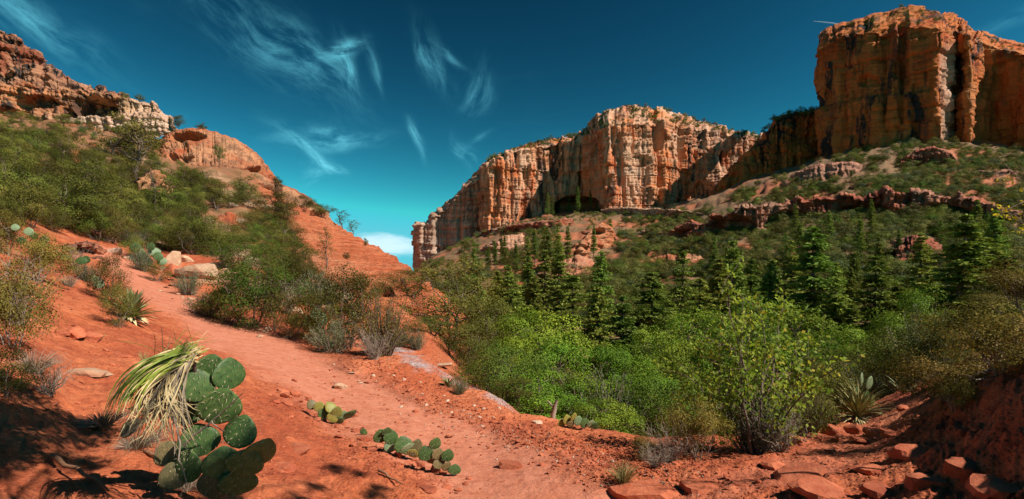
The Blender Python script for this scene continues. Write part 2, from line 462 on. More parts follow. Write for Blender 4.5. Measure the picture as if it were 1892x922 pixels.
# ---------------------------------------------------------------- terrain
# profile of the land along view azimuths: column -> [(depth m, row of the photograph)] or (depth, None, height rel. to eye)
def Z(d, z): return (d, V0 - z * F / d)
STN = {
 -900: [Z(1.2, -1.4), Z(3, -1.0), Z(6, -.2), Z(12, 1.5), Z(25, 6), Z(60, 20), Z(130, 50), Z(250, 80), Z(4000, 300)],
 -300: [Z(1.2, -1.5), Z(3, -1.1), Z(6, -.5), Z(12, .9), Z(25, 4.5), Z(60, 17), Z(130, 46), Z(250, 75), Z(4000, 300)],
 0: [Z(1.2, -1.6), (3, 915), (5, 700), (7, 600), (12, 500), (20, 430), (40, 360), (70, 292), (120, 240), (170, 226), (230, 214), Z(400, 80), Z(4000, 200)],
 150: [Z(1.2, -1.6), (3.5, 905), (5.5, 765), (8, 655), (12, 560), (18, 505), (26, 462), (40, 402), (70, 312), (120, 256), (170, 240), (230, 232), Z(400, 60), Z(4000, 200)],
 300: [Z(1.2, -1.6), (3.5, 915), (5.5, 790), (8, 695), (12, 617), (17, 568), (23, 528), (30, 488), (42, 440), (65, 370), (100, 312), (140, 282), (180, 262), Z(230, 45), Z(400, 40), Z(4000, 150)],
 450: [Z(1.2, -1.65), (4, 930), (6, 805), (8.5, 718), (12, 655), (17, 610), (22, 560), (30, 502), (42, 452), (60, 402), (85, 357), (115, 318), Z(140, 27), Z(180, 20), Z(300, 5), Z(4000, 100)],
 600: [Z(1.2, -1.65), (4, 970), (5.5, 885), (8, 792), (12, 697), (17, 642), (22, 602), (30, 552), (42, 502), (60, 452), (78, 415), (95, 394), Z(110, 9), Z(140, 0), Z(200, -5), Z(400, 5), Z(4000, 5)],
 700: [Z(1.2, -1.65), (5, 940), (6.5, 852), (9, 770), (12, 712), (17, 652), (22, 617), (30, 582), (42, 545), (60, 494), (76, 457), Z(86, 4.0), Z(110, -4), Z(200, -6), Z(400, 2), Z(4000, 5)],
 755: [Z(1.2, -1.65), (5, 940), (6.8, 850), (9, 778), (12, 718), (16.5, 662), (21, 626), (28, 600), (40, 566), (56, 522), (68, 493), Z(78, 1.2), Z(110, -6), Z(200, -5), Z(400, 2), Z(4000, 5)],
 800: [Z(1.2, -1.65), (5, 945), (7, 850), (9, 786), (12, 727), (16, 672), (20, 640), (26, 618), Z(40, -3.6), Z(56, -1.2), Z(66, -.5), Z(80, -3), Z(120, -6), Z(200, -1), (300, 492), (500, 480), (750, 465), (900, 470), Z(1500, 20), Z(4000, 20)],
 900: [Z(1.2, -1.65), (5, 950), (6.5, 872), (9, 797), (11, 752), (13.5, 720), Z(16, -3.5), Z(22, -5), Z(40, -7.5), Z(80, -8), Z(130, -5), (200, 515), (300, 482), (450, 450), (650, 420), (760, 410), Z(4000, 300)],
 1000: [Z(1.2, -1.65), (5, 950), (6.5, 862), (8.5, 802), (10.5, 771), Z(13, -3.7), Z(20, -6), Z(40, -8.5), Z(80, -9), Z(120, -6), (160, 520), (250, 475), (380, 432), (520, 406), (680, 396), Z(900, 110), Z(4000, 300)],
 1200: [Z(1.2, -1.65), (5, 945), (6, 882), (8, 824), Z(10, -3.1), Z(15, -5.5), Z(25, -8), Z(60, -9.5), Z(100, -7), (140, 520), (200, 482), (300, 440), (420, 405), (560, 387), Z(800, 130), Z(4000, 400)],
 1400: [Z(1.2, -1.6), (4.5, 935), (6, 862), (8, 820), Z(10, -3.0), Z(15, -5), Z(25, -8), Z(60, -9.5), Z(90, -7), (120, 520), (170, 462), (230, 405), (300, 362), (420, 325), (600, 360), Z(900, 160), Z(4000, 400)],
 1600: [Z(1.2, -1.6), (4, 950), (5, 882), (7, 812), (9, 772), (12, 747), Z(16, -4), Z(25, -6.5), Z(50, -8.5), Z(80, -6), (110, 500), (150, 440), (200, 382), (250, 332), (340, 275), Z(600, 150), Z(4000, 400)],
 1750: [Z(1.2, -1.55), (3.5, 965), (4.5, 856), (6, 785), (8, 724), Z(11, -1.9), Z(16, -3.2), Z(25, -5), Z(50, -6.5), Z(80, -4), (110, 480), (150, 425), (200, 370), (250, 312), (310, 262), Z(600, 150), Z(4000, 400)],
 1892: [Z(1.2, -1.5), (3, 930), (4, 805), (5, 712), (6.5, 638), Z(9, -.6), Z(14, -1.2), Z(25, -2.5), Z(50, -3), Z(80, 0), (110, 460), (150, 407), (200, 360), (250, 320), (310, 285), Z(600, 150), Z(4000, 400)],
 2200: [Z(1.2, -1.3), Z(3, -.5), Z(6, .7), Z(12, 1.0), Z(25, 1), Z(60, 4), Z(110, 14), Z(200, 42), Z(300, 75), Z(600, 150), Z(4000, 400)],
 2800: [Z(1.2, -1.3), Z(3, -.5), Z(6, .6), Z(12, 1.6), Z(25, 3), Z(60, 8), Z(110, 20), Z(200, 48), Z(300, 80), Z(600, 150), Z(4000, 400)],
}
uc = np.concatenate([np.linspace(-900, -40, 40, endpoint=False), np.linspace(-40, 1932, 600, endpoint=False), np.linspace(1932, 2800, 41)])
dr = np.exp(np.concatenate([np.linspace(np.log(1.2), np.log(6), 90, endpoint=False), np.linspace(np.log(6), np.log(100), 300, endpoint=False), np.linspace(np.log(100), np.log(4000), 121)]))
ld = np.log(dr)
us = sorted(STN)
prof = np.array([np.interp(ld, [math.log(p[0]) for p in STN[u]], [(V0 - p[1]) / F * p[0] for p in STN[u]]) for u in us])
uu = np.linspace(-900, 2800, 741)


def blur(a, k, axis):
    w = np.exp(-np.linspace(-2, 2, 2 * k + 1) ** 2); w /= w.sum()
    pad = [(0, 0)] * a.ndim; pad[axis] = (k, k)
    return np.apply_along_axis(lambda r: np.convolve(r, w, 'valid'), axis, np.pad(a, pad, mode='edge'))


zz = np.stack([np.interp(uu, us, prof[:, i]) for i in range(len(ld))])      # rows x 741
zz = blur(zz, 7, 1); zz = blur(zz, 5, 0)
ZB = np.stack([np.interp(uc, uu, zz[i]) for i in range(len(ld))]) + H
UG, DG = np.meshgrid(uc, dr)
XG, YG = (UG - U0) / F * DG, DG


def lookup(G, x, y):
    x = np.asarray(x, float); y = np.maximum(np.asarray(y, float), 1.21)
    u = U0 + F * x / y
    a = np.clip(np.interp(u, uc, np.arange(len(uc))), 0, len(uc) - 1.001)
    b = np.clip(np.interp(np.log(y), ld, np.arange(len(ld))), 0, len(ld) - 1.001)
    i, j = a.astype(int), b.astype(int); f, g = a - i, b - j
    return (G[j, i] * (1 - f) + G[j, i + 1] * f) * (1 - g) + (G[j + 1, i] * (1 - f) + G[j + 1, i + 1] * f) * g


def hit_on(G, u, v, dmin=1.5):
    """first point of the land met by the ray through a place in the photograph"""
    a = min(max(float(np.interp(u, uc, np.arange(len(uc)))), 0), len(uc) - 1.001); i = int(a); a -= i
    zc = G[:, i] * (1 - a) + G[:, i + 1] * a - H
    vt = V0 - F * zc / dr
    ok = np.where((vt <= v) & (dr >= dmin))[0]
    cd = (dr >= dmin) & (dr < 900)
    k = ok[0] if len(ok) else int(np.argmin(np.where(cd, vt, 1e9)))
    if len(ok) == 0: return np.array([(u - U0) / F * dr[k], dr[k], H + zc[k]]), dr[k]
    if k > 0 and dr[k - 1] >= dmin and vt[k - 1] > v:
        f = (vt[k - 1] - v) / (vt[k - 1] - vt[k] + 1e-9)
        d = math.exp(ld[k - 1] + f * (ld[k] - ld[k - 1]))
    else: d = dr[k]
    return at(u, v, d), d


VB = V0 - F * (ZB - H) / DG
trail_px = [(1040, 940), (985, 905), (890, 855), (800, 808), (700, 755), (600, 702), (510, 654), (430, 607), (350, 565), (295, 535), (258, 510), (228, 490), (206, 478), (190, 462)]
trail = [tuple(hit_on(ZB, u, v)[0][:2]) for u, v in trail_px]
rpath_px = [(1180, 940), (1330, 900), (1460, 868), (1540, 830), (1590, 795), (1625, 768), (1650, 748), (1655, 742)]
rpath = [tuple(hit_on(ZB, u, v)[0][:2]) for u, v in rpath_px]
bl_px = [(690, 612), (735, 648), (800, 684), (860, 708), (925, 742), (975, 764)]
bleach_l = [tuple(hit_on(ZB, u, v)[0][:2]) for u, v in bl_px]
edge_n = fbm(XG * .9, YG * .9, 0 * XG, 4)
dt = pdist(XG, YG, trail); dp = pdist(XG, YG, rpath)
tw = np.interp(YG, [5, 8, 12, 17, 24], [.85, 1.15, 1.6, 1.55, .9])
a_trail = sst(1.4, .6, dt / tw + edge_n * .55)
a_rp = sst(1.25, .75, dp / .42 + edge_n * .5)
rock_poly = [(515, 440), (545, 400), (590, 385), (640, 405), (700, 440), (810, 520), (800, 560), (770, 612), (735, 590), (690, 570), (640, 560), (590, 520), (545, 480)]
a_rock = (inpoly(UG + edge_n * 14, VB + edge_n * 10, rock_poly) & (DG > 24) & (DG < 110)).astype(float)
a_rock = np.maximum(a_rock, ((DG > 92) & (DG < 140) & (UG > 480) & (UG < 760)).astype(float))
a_rock = blur(blur(a_rock, 3, 0), 3, 1)
a_rock2 = sst(.8, 1.3, dt) * sst(3.4, 2.0, pdist(XG, YG, bleach_l)) * .55 * (DG < 40)
a_bl = sst(1.0, .25, pdist(XG, YG, bleach_l) / np.where(YG < 14, .42, .68) + edge_n * 1.5)
a_lit = np.maximum(sst(15, 24, DG) * sst(840, 950, UG + (DG < 60) * 0), sst(95, 130, DG) * sst(700, 800, UG))
a_lit = np.maximum(a_lit, sst(34, 60, DG) * .8 * sst(560, 430, UG))
far_n = fbm(XG * .018, YG * .018, ZB * .03, 5, .6)
a_lit = a_lit * (1 - .75 * sst(.10, .22, far_n) * sst(100, 160, DG))
tan_n = fbm(XG * .11, YG * .11, ZB * .1 + 7, 4, .6)
a_tan = sst(.02, .22, tan_n) * sst(20, 30, DG) * sst(110, 90, DG) * sst(620, 480, UG)
a_tan = np.maximum(a_tan, sst(.05, .2, far_n) * sst(140, 260, DG) * .15)

# relief
amp = (.02 + .0085 * np.minimum(DG, 220)) * (1 - .85 * np.maximum(a_trail, a_rp * .6))
zn = fbm(XG * .35, YG * .35, 0 * XG, 5, .55) * np.minimum(amp, .35) * 1.3
zn += fbm(XG * .045, YG * .045, 0 * XG + 3, 5, .55) * np.clip((DG - 14) * .035, 0, 5.0) * (1 - .6 * a_rock)
zn += fbm(XG * 1.6, YG * 1.6, 0 * XG + 9, 5, .62) * .22 * sst(1660, 1740, UG) * sst(11, 7, DG)
zn += fbm(XG * 3.1, YG * 3.1, 0 * XG + 5, 4, .6) * .06 * (1 - .75 * a_trail) * sst(30, 12, DG)
zn += np.maximum(fbm(XG * 7.5, YG * 7.5, 0 * XG + 5, 3, .6) - .12, 0) * .07 * (1 - a_trail) * sst(14, 6, DG)
Zt = ZB + zn
# bedded steps in slickrock
wz = Zt + .8 * fbm(XG * .07, YG * .07, 0 * XG, 4)
mz = .35 + 1.3 * sst(-.25, .3, fbm(XG * .12, YG * .12, Zt * .8, 3))
def steps(zv, T, sharp=5):
    k = np.floor(zv / T); f = zv / T - k
    return (k + sst(.5 - .5 / sharp, .5 + .5 / sharp, f)) * T - zv
Zt = Zt + a_rock * (mz * .8 * steps(wz, 1.15, 4) + (1.5 - mz) * .6 * steps(wz * 1.0 + .3, .41, 3) + .35 * fbm(XG * .3, YG * .3, Zt * 2, 3))
lg = sst(120, 180, DG) * sst(750, 900, UG) * sst(900, 500, DG) * sst(-.05, .2, far_n)
wz = Zt + 7 * fbm(XG * .012, YG * .012, 0 * XG, 3)
Zt = Zt + lg * .3 * steps(wz, 9.0, 3)
Zt -= a_trail * .05 + a_rp * .04


def gz(x, y): return lookup(Zt, x, y)
def hit(u, v, dmin=1.5): return hit_on(Zt, u, v, dmin)


VT = np.stack([XG, YG, Zt], -1)
QF = grid_faces(*UG.shape)
attrs = {'trail': np.maximum(a_trail, a_rp * .35), 'rock': np.maximum(a_rock, a_rock2), 'bleach': a_bl, 'litter': a_lit * (1 - a_rock), 'tan': a_tan * (1 - a_rock) * (1 - a_trail)}
pm = np.maximum(a_trail, a_rp).ravel()[QF].mean(1) > .5
def sub_mesh(name, faces):
    ids, inv = np.unique(faces, return_inverse=True)
    return mk_mesh(name, VT.reshape(-1, 3)[ids], inv.reshape(faces.shape), True, {k: v.ravel()[ids] for k, v in attrs.items()}, [M['ground']])
add('ground', sub_mesh('ground', QF[~pm]), kind='structure')
add('path', sub_mesh('path', QF[pm]), kind='structure')
# land behind the viewer
by, bx = np.meshgrid(np.linspace(-60, 2.2, 90), np.linspace(-70, 70, 140), indexing='ij')
edge = np.interp(np.clip(bx, -3, 3), XG[0], Zt[0])
bz = np.where(by > 1.2, H - 1.9 - (by - 1.2) * .35, edge * 0 + H - 1.75 + fbm(bx * .2, by * .2, 0 * bx, 4) * .3 + np.clip((np.abs(bx) - 4) * .12, 0, 6) - .2)
bz = np.minimum(bz, np.where(by > .2, gz(bx, np.maximum(by, 1.25)) - .12, 1e9))
zer = np.zeros(bx.size)
add('ground', mk_mesh('ground_behind', np.stack([bx, by, bz], -1), grid_faces(*bx.shape), True, {k: zer for k in attrs}, [M['ground']]), kind='structure')

# ---------------------------------------------------------------- cliffs and ledges
def cliff_mesh(name, stations, mat, N, rows, A, L, T, alcoves=(), pale=None, jag=0.0, z_scale=1.0, seed=0.0, smooth_k=2):
    """rock mass: stations = [(u, [(v, d), ...base to back])]; A = amplitudes (buttress, column, bed, block, rough) in m"""
    S = np.array([[at(u, v, d) for v, d in pr] for u, pr in stations])       # S,K,3
    base = S[:, 1]
    s = np.concatenate([[0], np.cumsum(np.hypot(*np.diff(base[:, :2], axis=0).T))])
    sn = np.linspace(0, s[-1], N)
    G = np.stack([np.stack([np.interp(sn, s, S[:, k, c]) for c in range(3)], -1) for k in range(S.shape[1])])   # K,N,3
    if smooth_k:
        for c in range(3): G[:, :, c] = blur(G[:, :, c], smooth_k, 1)
    if jag:
        j = fbm(sn * .11 / L * 30, 0 * sn + seed, 0 * sn, 5, .6) * jag
        j += (hsh(np.floor(sn / (L * .35) + .6 * pn(sn / L, 0 * sn, 0 * sn)), 3 + 0 * sn) - .5) * jag * .8
        for k in range(1, S.shape[1]): G[k, :, 2] += j * (1.0 if k < S.shape[1] - 1 else .5)
    out, wl = [], []
    for k, n in enumerate(rows):
        t = np.linspace(0, 1, n, endpoint=(k == len(rows) - 1))[:, None, None]
        out.append(G[k][None] * (1 - t) + G[k + 1][None] * t)
        wl.append(np.full(n, 1.0 if k == 0 else (.75 if k == 1 else .4)))
    P = np.concatenate(out); wr = blur(np.concatenate(wl), 3, 0)[:, None]
    du = np.gradient(P, axis=1); dv = np.gradient(P, axis=0)
    nrm = np.cross(du, dv); nrm /= np.linalg.norm(nrm, axis=2, keepdims=True) + 1e-9
    for c in range(3): nrm[..., c] = blur(blur(nrm[..., c], 6, 0), 6, 1)
    nrm /= np.linalg.norm(nrm, axis=2, keepdims=True) + 1e-9
    x, y, z = P[..., 0] + seed * 31, P[..., 1], P[..., 2] * z_scale
    uq, vq = U0 + F * P[..., 0] / P[..., 1], V0 - F * (P[..., 2] - H) / P[..., 1]
    wx = fbm(x / L * .8, y / L * .8, z / L * .8 + 11, 3) * L * .30
    n1 = pn((x + wx * .4) / L, (y + wx * .4) / L, z / (L * 8))
    D = A[0] * (np.minimum(np.abs(n1) * 3.0, 1.0) - .6)
    # sheer prismatic pillars split by vertical joints, broken into tiers
    S_ = sn[None] + wx * .12
    for q, (wd, aa) in enumerate(((L * .6, 1.0), (L * .24, .6), (L * .09, .36))):
        tier = np.floor(z / (wd * 3.2) + 3 * hsh(np.floor(S_ / (wd * 2.3)), np.zeros_like(S_) + 5 + q))
        ss_ = S_ / wd + .55 * pn(S_ / (wd * 1.7), z / (wd * 9) + q * 7, 0 * z) + tier * .31
        ks = np.floor(ss_); fs = ss_ - ks
        D = D + A[1] * aa * ((hsh(ks, tier * (1 if q else 0) + 11 * q) - .5) * 1.5 - .9 * sst(.16, .0, np.minimum(fs, 1 - fs)))
    zb = z + fbm(x / (L * 3), y / (L * 3), z * 0, 3) * T * 1.6
    for q, (tt, aa) in enumerate(((T, 1.0), (T * .43, .55))):
        kz = np.floor(zb / tt); fz = zb / tt - kz
        D = D + A[2] * aa * ((hsh(kz, kz * 0 + 7 + q) - .5) * 1.5 - .7 * np.abs(2 * fz - 1) ** 5)
        ks = np.floor((sn[None] + wx) / (tt * 1.7) + hsh(kz, kz * 0 + 3) * 5)
        D = D + A[3] * aa * (hsh(kz, ks + 40 * q) - .5)
    D = D + A[4] * fbm(x / (L * .25), y / (L * .25), z / (L * .25), 5, .6)
    for (au, av, ru, rv, dep) in alcoves:
        q = ((uq - au) / ru) ** 2 + np.where(vq < av, ((vq - av) / rv) ** 2, ((vq - av) / (rv * .55)) ** 2)
        D = D - dep * sst(1.0, .62, q)
    hn = nrm.copy(); hn[..., 2] *= .35
    P2 = P + hn * (D * wr)[..., None]
    at_ = {'pale': (np.zeros(P.shape[:2]) if pale is None else pale(uq, vq, P, D))}
    return mk_mesh(name, P2, grid_faces(*P.shape[:2]), True, at_, [mat])


def faceted(me):
    me.polygons.foreach_set('use_smooth', np.zeros(len(me.polygons), bool))


def prof4(b, r, c, d, dd=(0, 4, 30, 150), kdrop=10):
    return [(b, d + dd[0]), (r, d + dd[1]), (c, d + dd[2]), (c + kdrop, d + dd[3])]


mesa_st = [(772, 520, 452, 446, 690), (764, 520, 434, 427, 640), (780, 508, 417, 413, 612), (795, 500, 415, 411, 606), (801, 495, 396, 391, 602), (822, 484, 374, 369, 600),
           (845, 474, 355, 350, 600), (868, 450, 335, 329, 596), (890, 444, 312, 305, 590), (906, 438, 297, 290, 584), (932, 432, 288, 280, 588), (966, 426, 278, 269, 594),
           (1002, 420, 269, 258, 602), (1042, 414, 259, 250, 610), (1072, 412, 253, 246, 618), (1082, 410, 250, 240, 616), (1092, 406, 244, 226, 590), (1108, 402, 238, 212, 560),
           (1124, 400, 232, 204, 550), (1160, 398, 226, 196, 552), (1204, 398, 224, 194, 566), (1240, 400, 226, 205, 576), (1282, 400, 234, 217, 588), (1322, 400, 242, 229, 600),
           (1362, 400, 250, 240, 612), (1402, 396, 258, 249, 624), (1450, 392, 266, 257, 640)]
mesa = cliff_mesh('mesa_cliff', [(u, prof4(b, r, c, d, (0, 5, 38, 170), 8)) for u, b, r, c, d in mesa_st], M['mesa'], 640, (190, 22, 12),
                  (10, 4.8, 1.4, 1.2, 1.0), 50, 11, jag=5.0, seed=1.0,
                  alcoves=[(1066, 392, 44, 34, 34), (1030, 300, 12, 60, 8), (1185, 300, 20, 16, 6), (1145, 310, 10, 70, 9), (1215, 260, 9, 40, 9), (1300, 370, 20, 40, 10)],
                  pale=lambda u, v, P, D: np.clip(sst(930, 800, u) * .95 + .35 * sst(330, 230, v) * sst(.0, .25, fbm(P[..., 0] * .02, P[..., 1] * .02, P[..., 2] * .05, 4) + .1) + .35 * sst(1110, 1140, u) * sst(-.02, .2, fbm(P[..., 0] * .018, P[..., 1] * .018, P[..., 2] * .018 + 5, 4)), 0, 1))
add('mesa_cliff', mesa, label='long orange and grey mesa cliff closing the valley behind the firs', cat='cliff')

bst = [(1560, 300, 80, 66, 60, 520), (1522, 298, 118, 104, 78, 462), (1512, 294, 112, 92, 66, 420), (1518, 292, 92, 74, 56, 396), (1540, 290, 68, 52, 44, 378), (1580, 288, 60, 40, 36, 362),
       (1622, 286, 55, 27, 24, 350), (1668, 282, 50, 10, 12, 340), (1700, 280, 48, 12, 14, 334), (1730, 282, 48, 20, 24, 325), (1742, 284, 50, 24, 28, 322), (1764, 288, 56, 30, 34, 350),
       (1772, 292, 60, 34, 38, 346), (1788, 296, 66, 48, 48, 326), (1796, 298, 68, 54, 54, 324), (1818, 302, 76, 60, 60, 352), (1840, 306, 86, 68, 66, 350), (1880, 308, 94, 80, 78, 334), (1930, 308, 104, 92, 90, 318), (2050, 310, 130, 120, 118, 290)]
butte = cliff_mesh('butte', [(u, [(b, d), (r, d + 12), (c, d + 40), (k, d + 130)]) for u, b, r, c, k, d in bst], M['butte'], 460, (230, 40, 14),
                   (5, 3.0, 1.4, 1.3, 1.2), 40, 13, jag=3.0, seed=4.0, smooth_k=3,
                   alcoves=[(1525, 190, 10, 30, 5), (1600, 150, 26, 16, 5), (1660, 130, 14, 30, 4), (1850, 296, 60, 14, 16)],
                   pale=lambda u, v, P, D: .8 * sst(14, 5, np.abs(u - 1754)) * sst(60, 120, v))  # sunlit sliver by the crack, painted into the rock as a paler strip
add('butte', butte, label='towering rounded dark orange butte rising highest above the slope', cat='cliff')

sst_ = [(1298, 412, 380, 374, 470), (1318, 412, 362, 354, 452), (1350, 402, 322, 312, 440), (1388, 384, 286, 274, 430), (1406, 372, 258, 246, 424), (1430, 360, 226, 216, 420),
        (1460, 348, 214, 206, 416), (1500, 340, 208, 200, 412), (1545, 330, 206, 199, 410), (1600, 320, 206, 199, 420)]
shoulder = cliff_mesh('rock_shoulder', [(u, prof4(b, r, c, d, (0, 8, 30, 110), 6)) for u, b, r, c, d in sst_], M['butte'], 260, (110, 16, 8),
                      (7, 4.5, 2.6, 2.0, 3.5), 30, 9, jag=3.0, seed=7.0)
add('rock_shoulder', shoulder, label='lower shaded rock shoulder stepping down from the tall butte', cat='cliff')


def ledge(name, pts, mat, label, T=2.5, L=14, A=None, N=None, rows=(34, 10, 8), alcoves=(), capd=34, jag=.6, seed=0.0, out=0.0, pale=None, d0=None, lean=3.0, dfix=None):
    st = []
    for u, vb, vr in pts:
        p, d = (None, dfix) if dfix else hit_on(ZB, u, vb, d0 or 1.5)
        d -= out
        st.append((u, [(vb + 8, d), (vr, d + lean), (vr - 2, d + lean + capd * .3), (vr + 6, d + capd)]))
    if A is None: A = (L * .14, L * .09, T * .38, T * .30, L * .10)
    w = abs(pts[-1][0] - pts[0][0])
    me = cliff_mesh(name, st, mat, N or int(max(40, w * .75)), rows, A, L, T, alcoves, pale, jag, seed=seed, smooth_k=3)
    add(name, me, label=label, cat='rock ledge')


ledge('rock_ledge', [(1240, 446, 440), (1290, 446, 428), (1320, 440, 398), (1360, 436, 380), (1400, 430, 373), (1440, 420, 377), (1500, 408, 366), (1560, 400, 360), (1620, 398, 353), (1700, 400, 355), (1760, 402, 360), (1800, 406, 368), (1845, 406, 386), (1910, 402, 388), (2000, 400, 385)],
      M['redrock'], 'long dark red overhanging ledge crossing the slope below the butte', T=2.4, L=16, A=(3.6, 2.2, 1.1, 1.0, 1.6), jag=2.6, seed=2, capd=40, rows=(44, 10, 8), alcoves=[(1350, 424, 50, 30, 9), (1470, 402, 40, 20, 8), (1590, 388, 60, 18, 7), (1730, 392, 60, 16, 6)])
ledge('rock_ledge', [(1430, 352, 345), (1470, 342, 322), (1500, 338, 308), (1540, 334, 300), (1580, 328, 300), (1612, 322, 312)], M['redrock'],
      'pale layered slab among shrubs under the shaded shoulder', T=2.8, L=16, seed=3, lean=16, pale=lambda u, v, P, D: .35 + 0 * u)
ledge('rock_ledge', [(1665, 306, 296), (1690, 304, 278), (1725, 302, 272), (1755, 304, 282), (1775, 310, 300)], M['redrock'], 'small dark red block just below the bright crack of the butte', T=3, L=12, seed=5, capd=24)
ledge('rock_ledge', [(1228, 446, 438), (1250, 444, 420), (1275, 442, 408), (1302, 438, 412), (1320, 436, 425)], M['redrock'], 'shaded dark red outcrop at the tip of the long ledge', T=3, L=12, seed=6, alcoves=[(1265, 436, 26, 14, 8)])
ledge('rock_ledge', [(1040, 482, 474), (1056, 482, 456), (1075, 480, 446), (1095, 470, 424), (1112, 462, 412), (1130, 458, 420), (1140, 456, 440)], M['dome'], 'stacked orange outcrop standing out of the middle slope', T=3, L=12, seed=8, alcoves=[(1064, 474, 14, 12, 6), (1108, 430, 12, 8, 5)])
ledge('rock_ledge', [(965, 520, 512), (990, 518, 498), (1030, 516, 482), (1070, 512, 474), (1095, 508, 486)], M['dome'], 'pink sloping slab above the fir tops in mid slope', T=2.0, L=14, seed=9, lean=26, pale=lambda u, v, P, D: .25 + 0 * u)
ledge('rock_ledge', [(885, 474, 466), (905, 472, 448), (935, 466, 438), (965, 456, 432), (975, 452, 442)], M['tancliff'], 'pale bench of rock below the far left of the mesa', T=4, L=18, seed=10, lean=22, capd=60, pale=lambda u, v, P, D: .5 + 0 * u)
ledge('rock_ledge', [(890, 436, 428), (930, 432, 420), (980, 428, 412), (1030, 420, 406), (1060, 414, 404)], M['redrock'], 'thin dark ledge under the shadowed corner of the mesa', T=4, L=18, seed=12, capd=50)
ledge('rock_ledge', [(1110, 396, 388), (1150, 398, 384), (1200, 400, 386), (1250, 402, 388), (1290, 402, 392)], M['tancliff'], 'low grey bench at the foot of the mesa wall', T=4, L=18, seed=13, capd=40, pale=lambda u, v, P, D: .5 + 0 * u)
ledge('rock_ledge', [(1185, 492, 484), (1220, 490, 474), (1262, 486, 470), (1300, 482, 474)], M['dome'], 'low pinkish slab right of the stacked orange outcrop', T=1.8, L=12, seed=14, lean=16, capd=26)
ledge('rock_ledge', [(1628, 500, 470), (1645, 500, 448), (1680, 502, 436), (1715, 500, 440), (1745, 498, 458), (1760, 495, 476)], M['redrock'], 'broken red cliff patch behind the tallest right fir', T=1.6, L=9, seed=15, lean=12, capd=20)
ledge('rock_ledge', [(1265, 556, 548), (1300, 554, 530), (1350, 552, 522), (1400, 550, 524), (1450, 548, 534)], M['redrock'], 'red bank showing between fir trunks above the yellow sapling', T=1.5, L=9, seed=16, lean=8, capd=18, d0=70)
ledge('rock_ledge', [(900, 545, 535), (940, 540, 524), (990, 536, 520), (1020, 536, 528)], M['dome'], 'small pink ledge peeping over the left fir tops', T=1.5, L=9, seed=17, lean=8, capd=18, d0=70)

# left hillside rock
ledge('tan_cliff', [(-220, 190, 20), (-150, 186, 24), (-40, 184, 50), (0, 186, 58), (24, 186, 65), (45, 186, 92), (66, 186, 99), (82, 188, 121), (112, 190, 136), (150, 192, 156), (200, 198, 170), (240, 205, 183)],
      M['browncliff'], 'stepped brown cliff at the top left corner of the view', T=5, L=22, A=(4.5, 2.2, 2.6, 1.8, 2.6), rows=(120, 16, 10), jag=2.5, seed=20, capd=90, lean=26, dfix=240, N=330)
ledge('tan_cliff', [(-200, 238, 150), (-100, 236, 150), (0, 232, 154), (70, 234, 160), (120, 240, 166), (150, 244, 166), (180, 246, 172), (215, 250, 178), (242, 250, 183), (262, 246, 190), (285, 240, 192), (302, 234, 206), (322, 228, 214)],
      M['tancliff'], 'tan cliff band with a shallow streaked alcove above the juniper slope', T=3.5, L=20, A=(3.2, 1.8, 1.2, 1.0, 1.6), rows=(100, 14, 10), jag=1.6, seed=21, capd=60, lean=9, dfix=188, N=330,
      alcoves=[(172, 200, 44, 26, 8), (60, 190, 50, 18, 4), (20, 205, 40, 12, 4), (115, 205, 14, 14, 4)], pale=lambda u, v, P, D: np.clip(.75 * sst(196, 216, v + 6 * pn(u * .05, v * .05, 0 * u)) * sst(60, 130, u) + .6 * sst(226, 250, u), 0, 1))
ledge('rock_dome', [(262, 302, 290), (285, 302, 264), (306, 302, 248), (330, 302, 240), (368, 306, 238), (402, 312, 246), (440, 322, 262), (470, 332, 284), (492, 340, 302), (508, 346, 322), (524, 352, 342)],
      M['dome'], 'smooth orange rock dome with a dark arched hollow', T=2.2, L=16, A=(1.4, .8, .5, .35, .7), rows=(70, 24, 12), jag=.5, seed=22, capd=46, lean=20, dfix=118, N=230,
      alcoves=[(345, 254, 38, 13, 9), (474, 318, 26, 14, 7), (330, 290, 30, 8, 2)])
ledge('rock_dome', [(372, 352, 340), (400, 354, 326), (432, 358, 314), (470, 366, 320), (505, 374, 336), (540, 384, 352), (575, 396, 372), (612, 410, 394)],
      M['dome'], 'lower orange rock shelf running down to the red slickrock', T=1.8, L=14, A=(1.2, .7, .5, .35, .6), rows=(50, 18, 10), jag=.4, seed=23, capd=34, lean=16, dfix=96, N=220, alcoves=[(490, 352, 32, 13, 7), (420, 336, 20, 6, 2)])
ledge('rock_ledge', [(120, 292, 284), (140, 292, 268), (165, 292, 266), (185, 292, 276)], M['dome'], 'orange rock patch half hidden in the juniper slope', T=1.6, L=10, seed=24, lean=10, capd=20)
ledge('rock_ledge', [(355, 424, 415), (380, 424, 396), (410, 424, 392), (440, 424, 400), (455, 426, 416)], M['dome'], 'orange rock patch in the scrub above the pale boulders', T=1.0, L=8, seed=25, lean=6, capd=10)
ledge('rock_outcrop', [(240, 392, 372), (258, 394, 332), (280, 394, 316), (304, 392, 330), (322, 388, 352)], M['tancliff'], 'dark leaning rock outcrop under the big hillside juniper', T=1.4, L=8, seed=26, capd=10, lean=2, alcoves=[(270, 380, 20, 30, 2.5)])
ledge('rock_ledge', [(118, 470, 462), (140, 472, 450), (165, 474, 448), (190, 474, 456), (205, 476, 468)], M['redrock'], 'small dark overhung ledge at the head of the trail', T=.5, L=3, seed=27, capd=3, lean=.4, jag=.15, alcoves=[(165, 468, 26, 12, 1.2)])

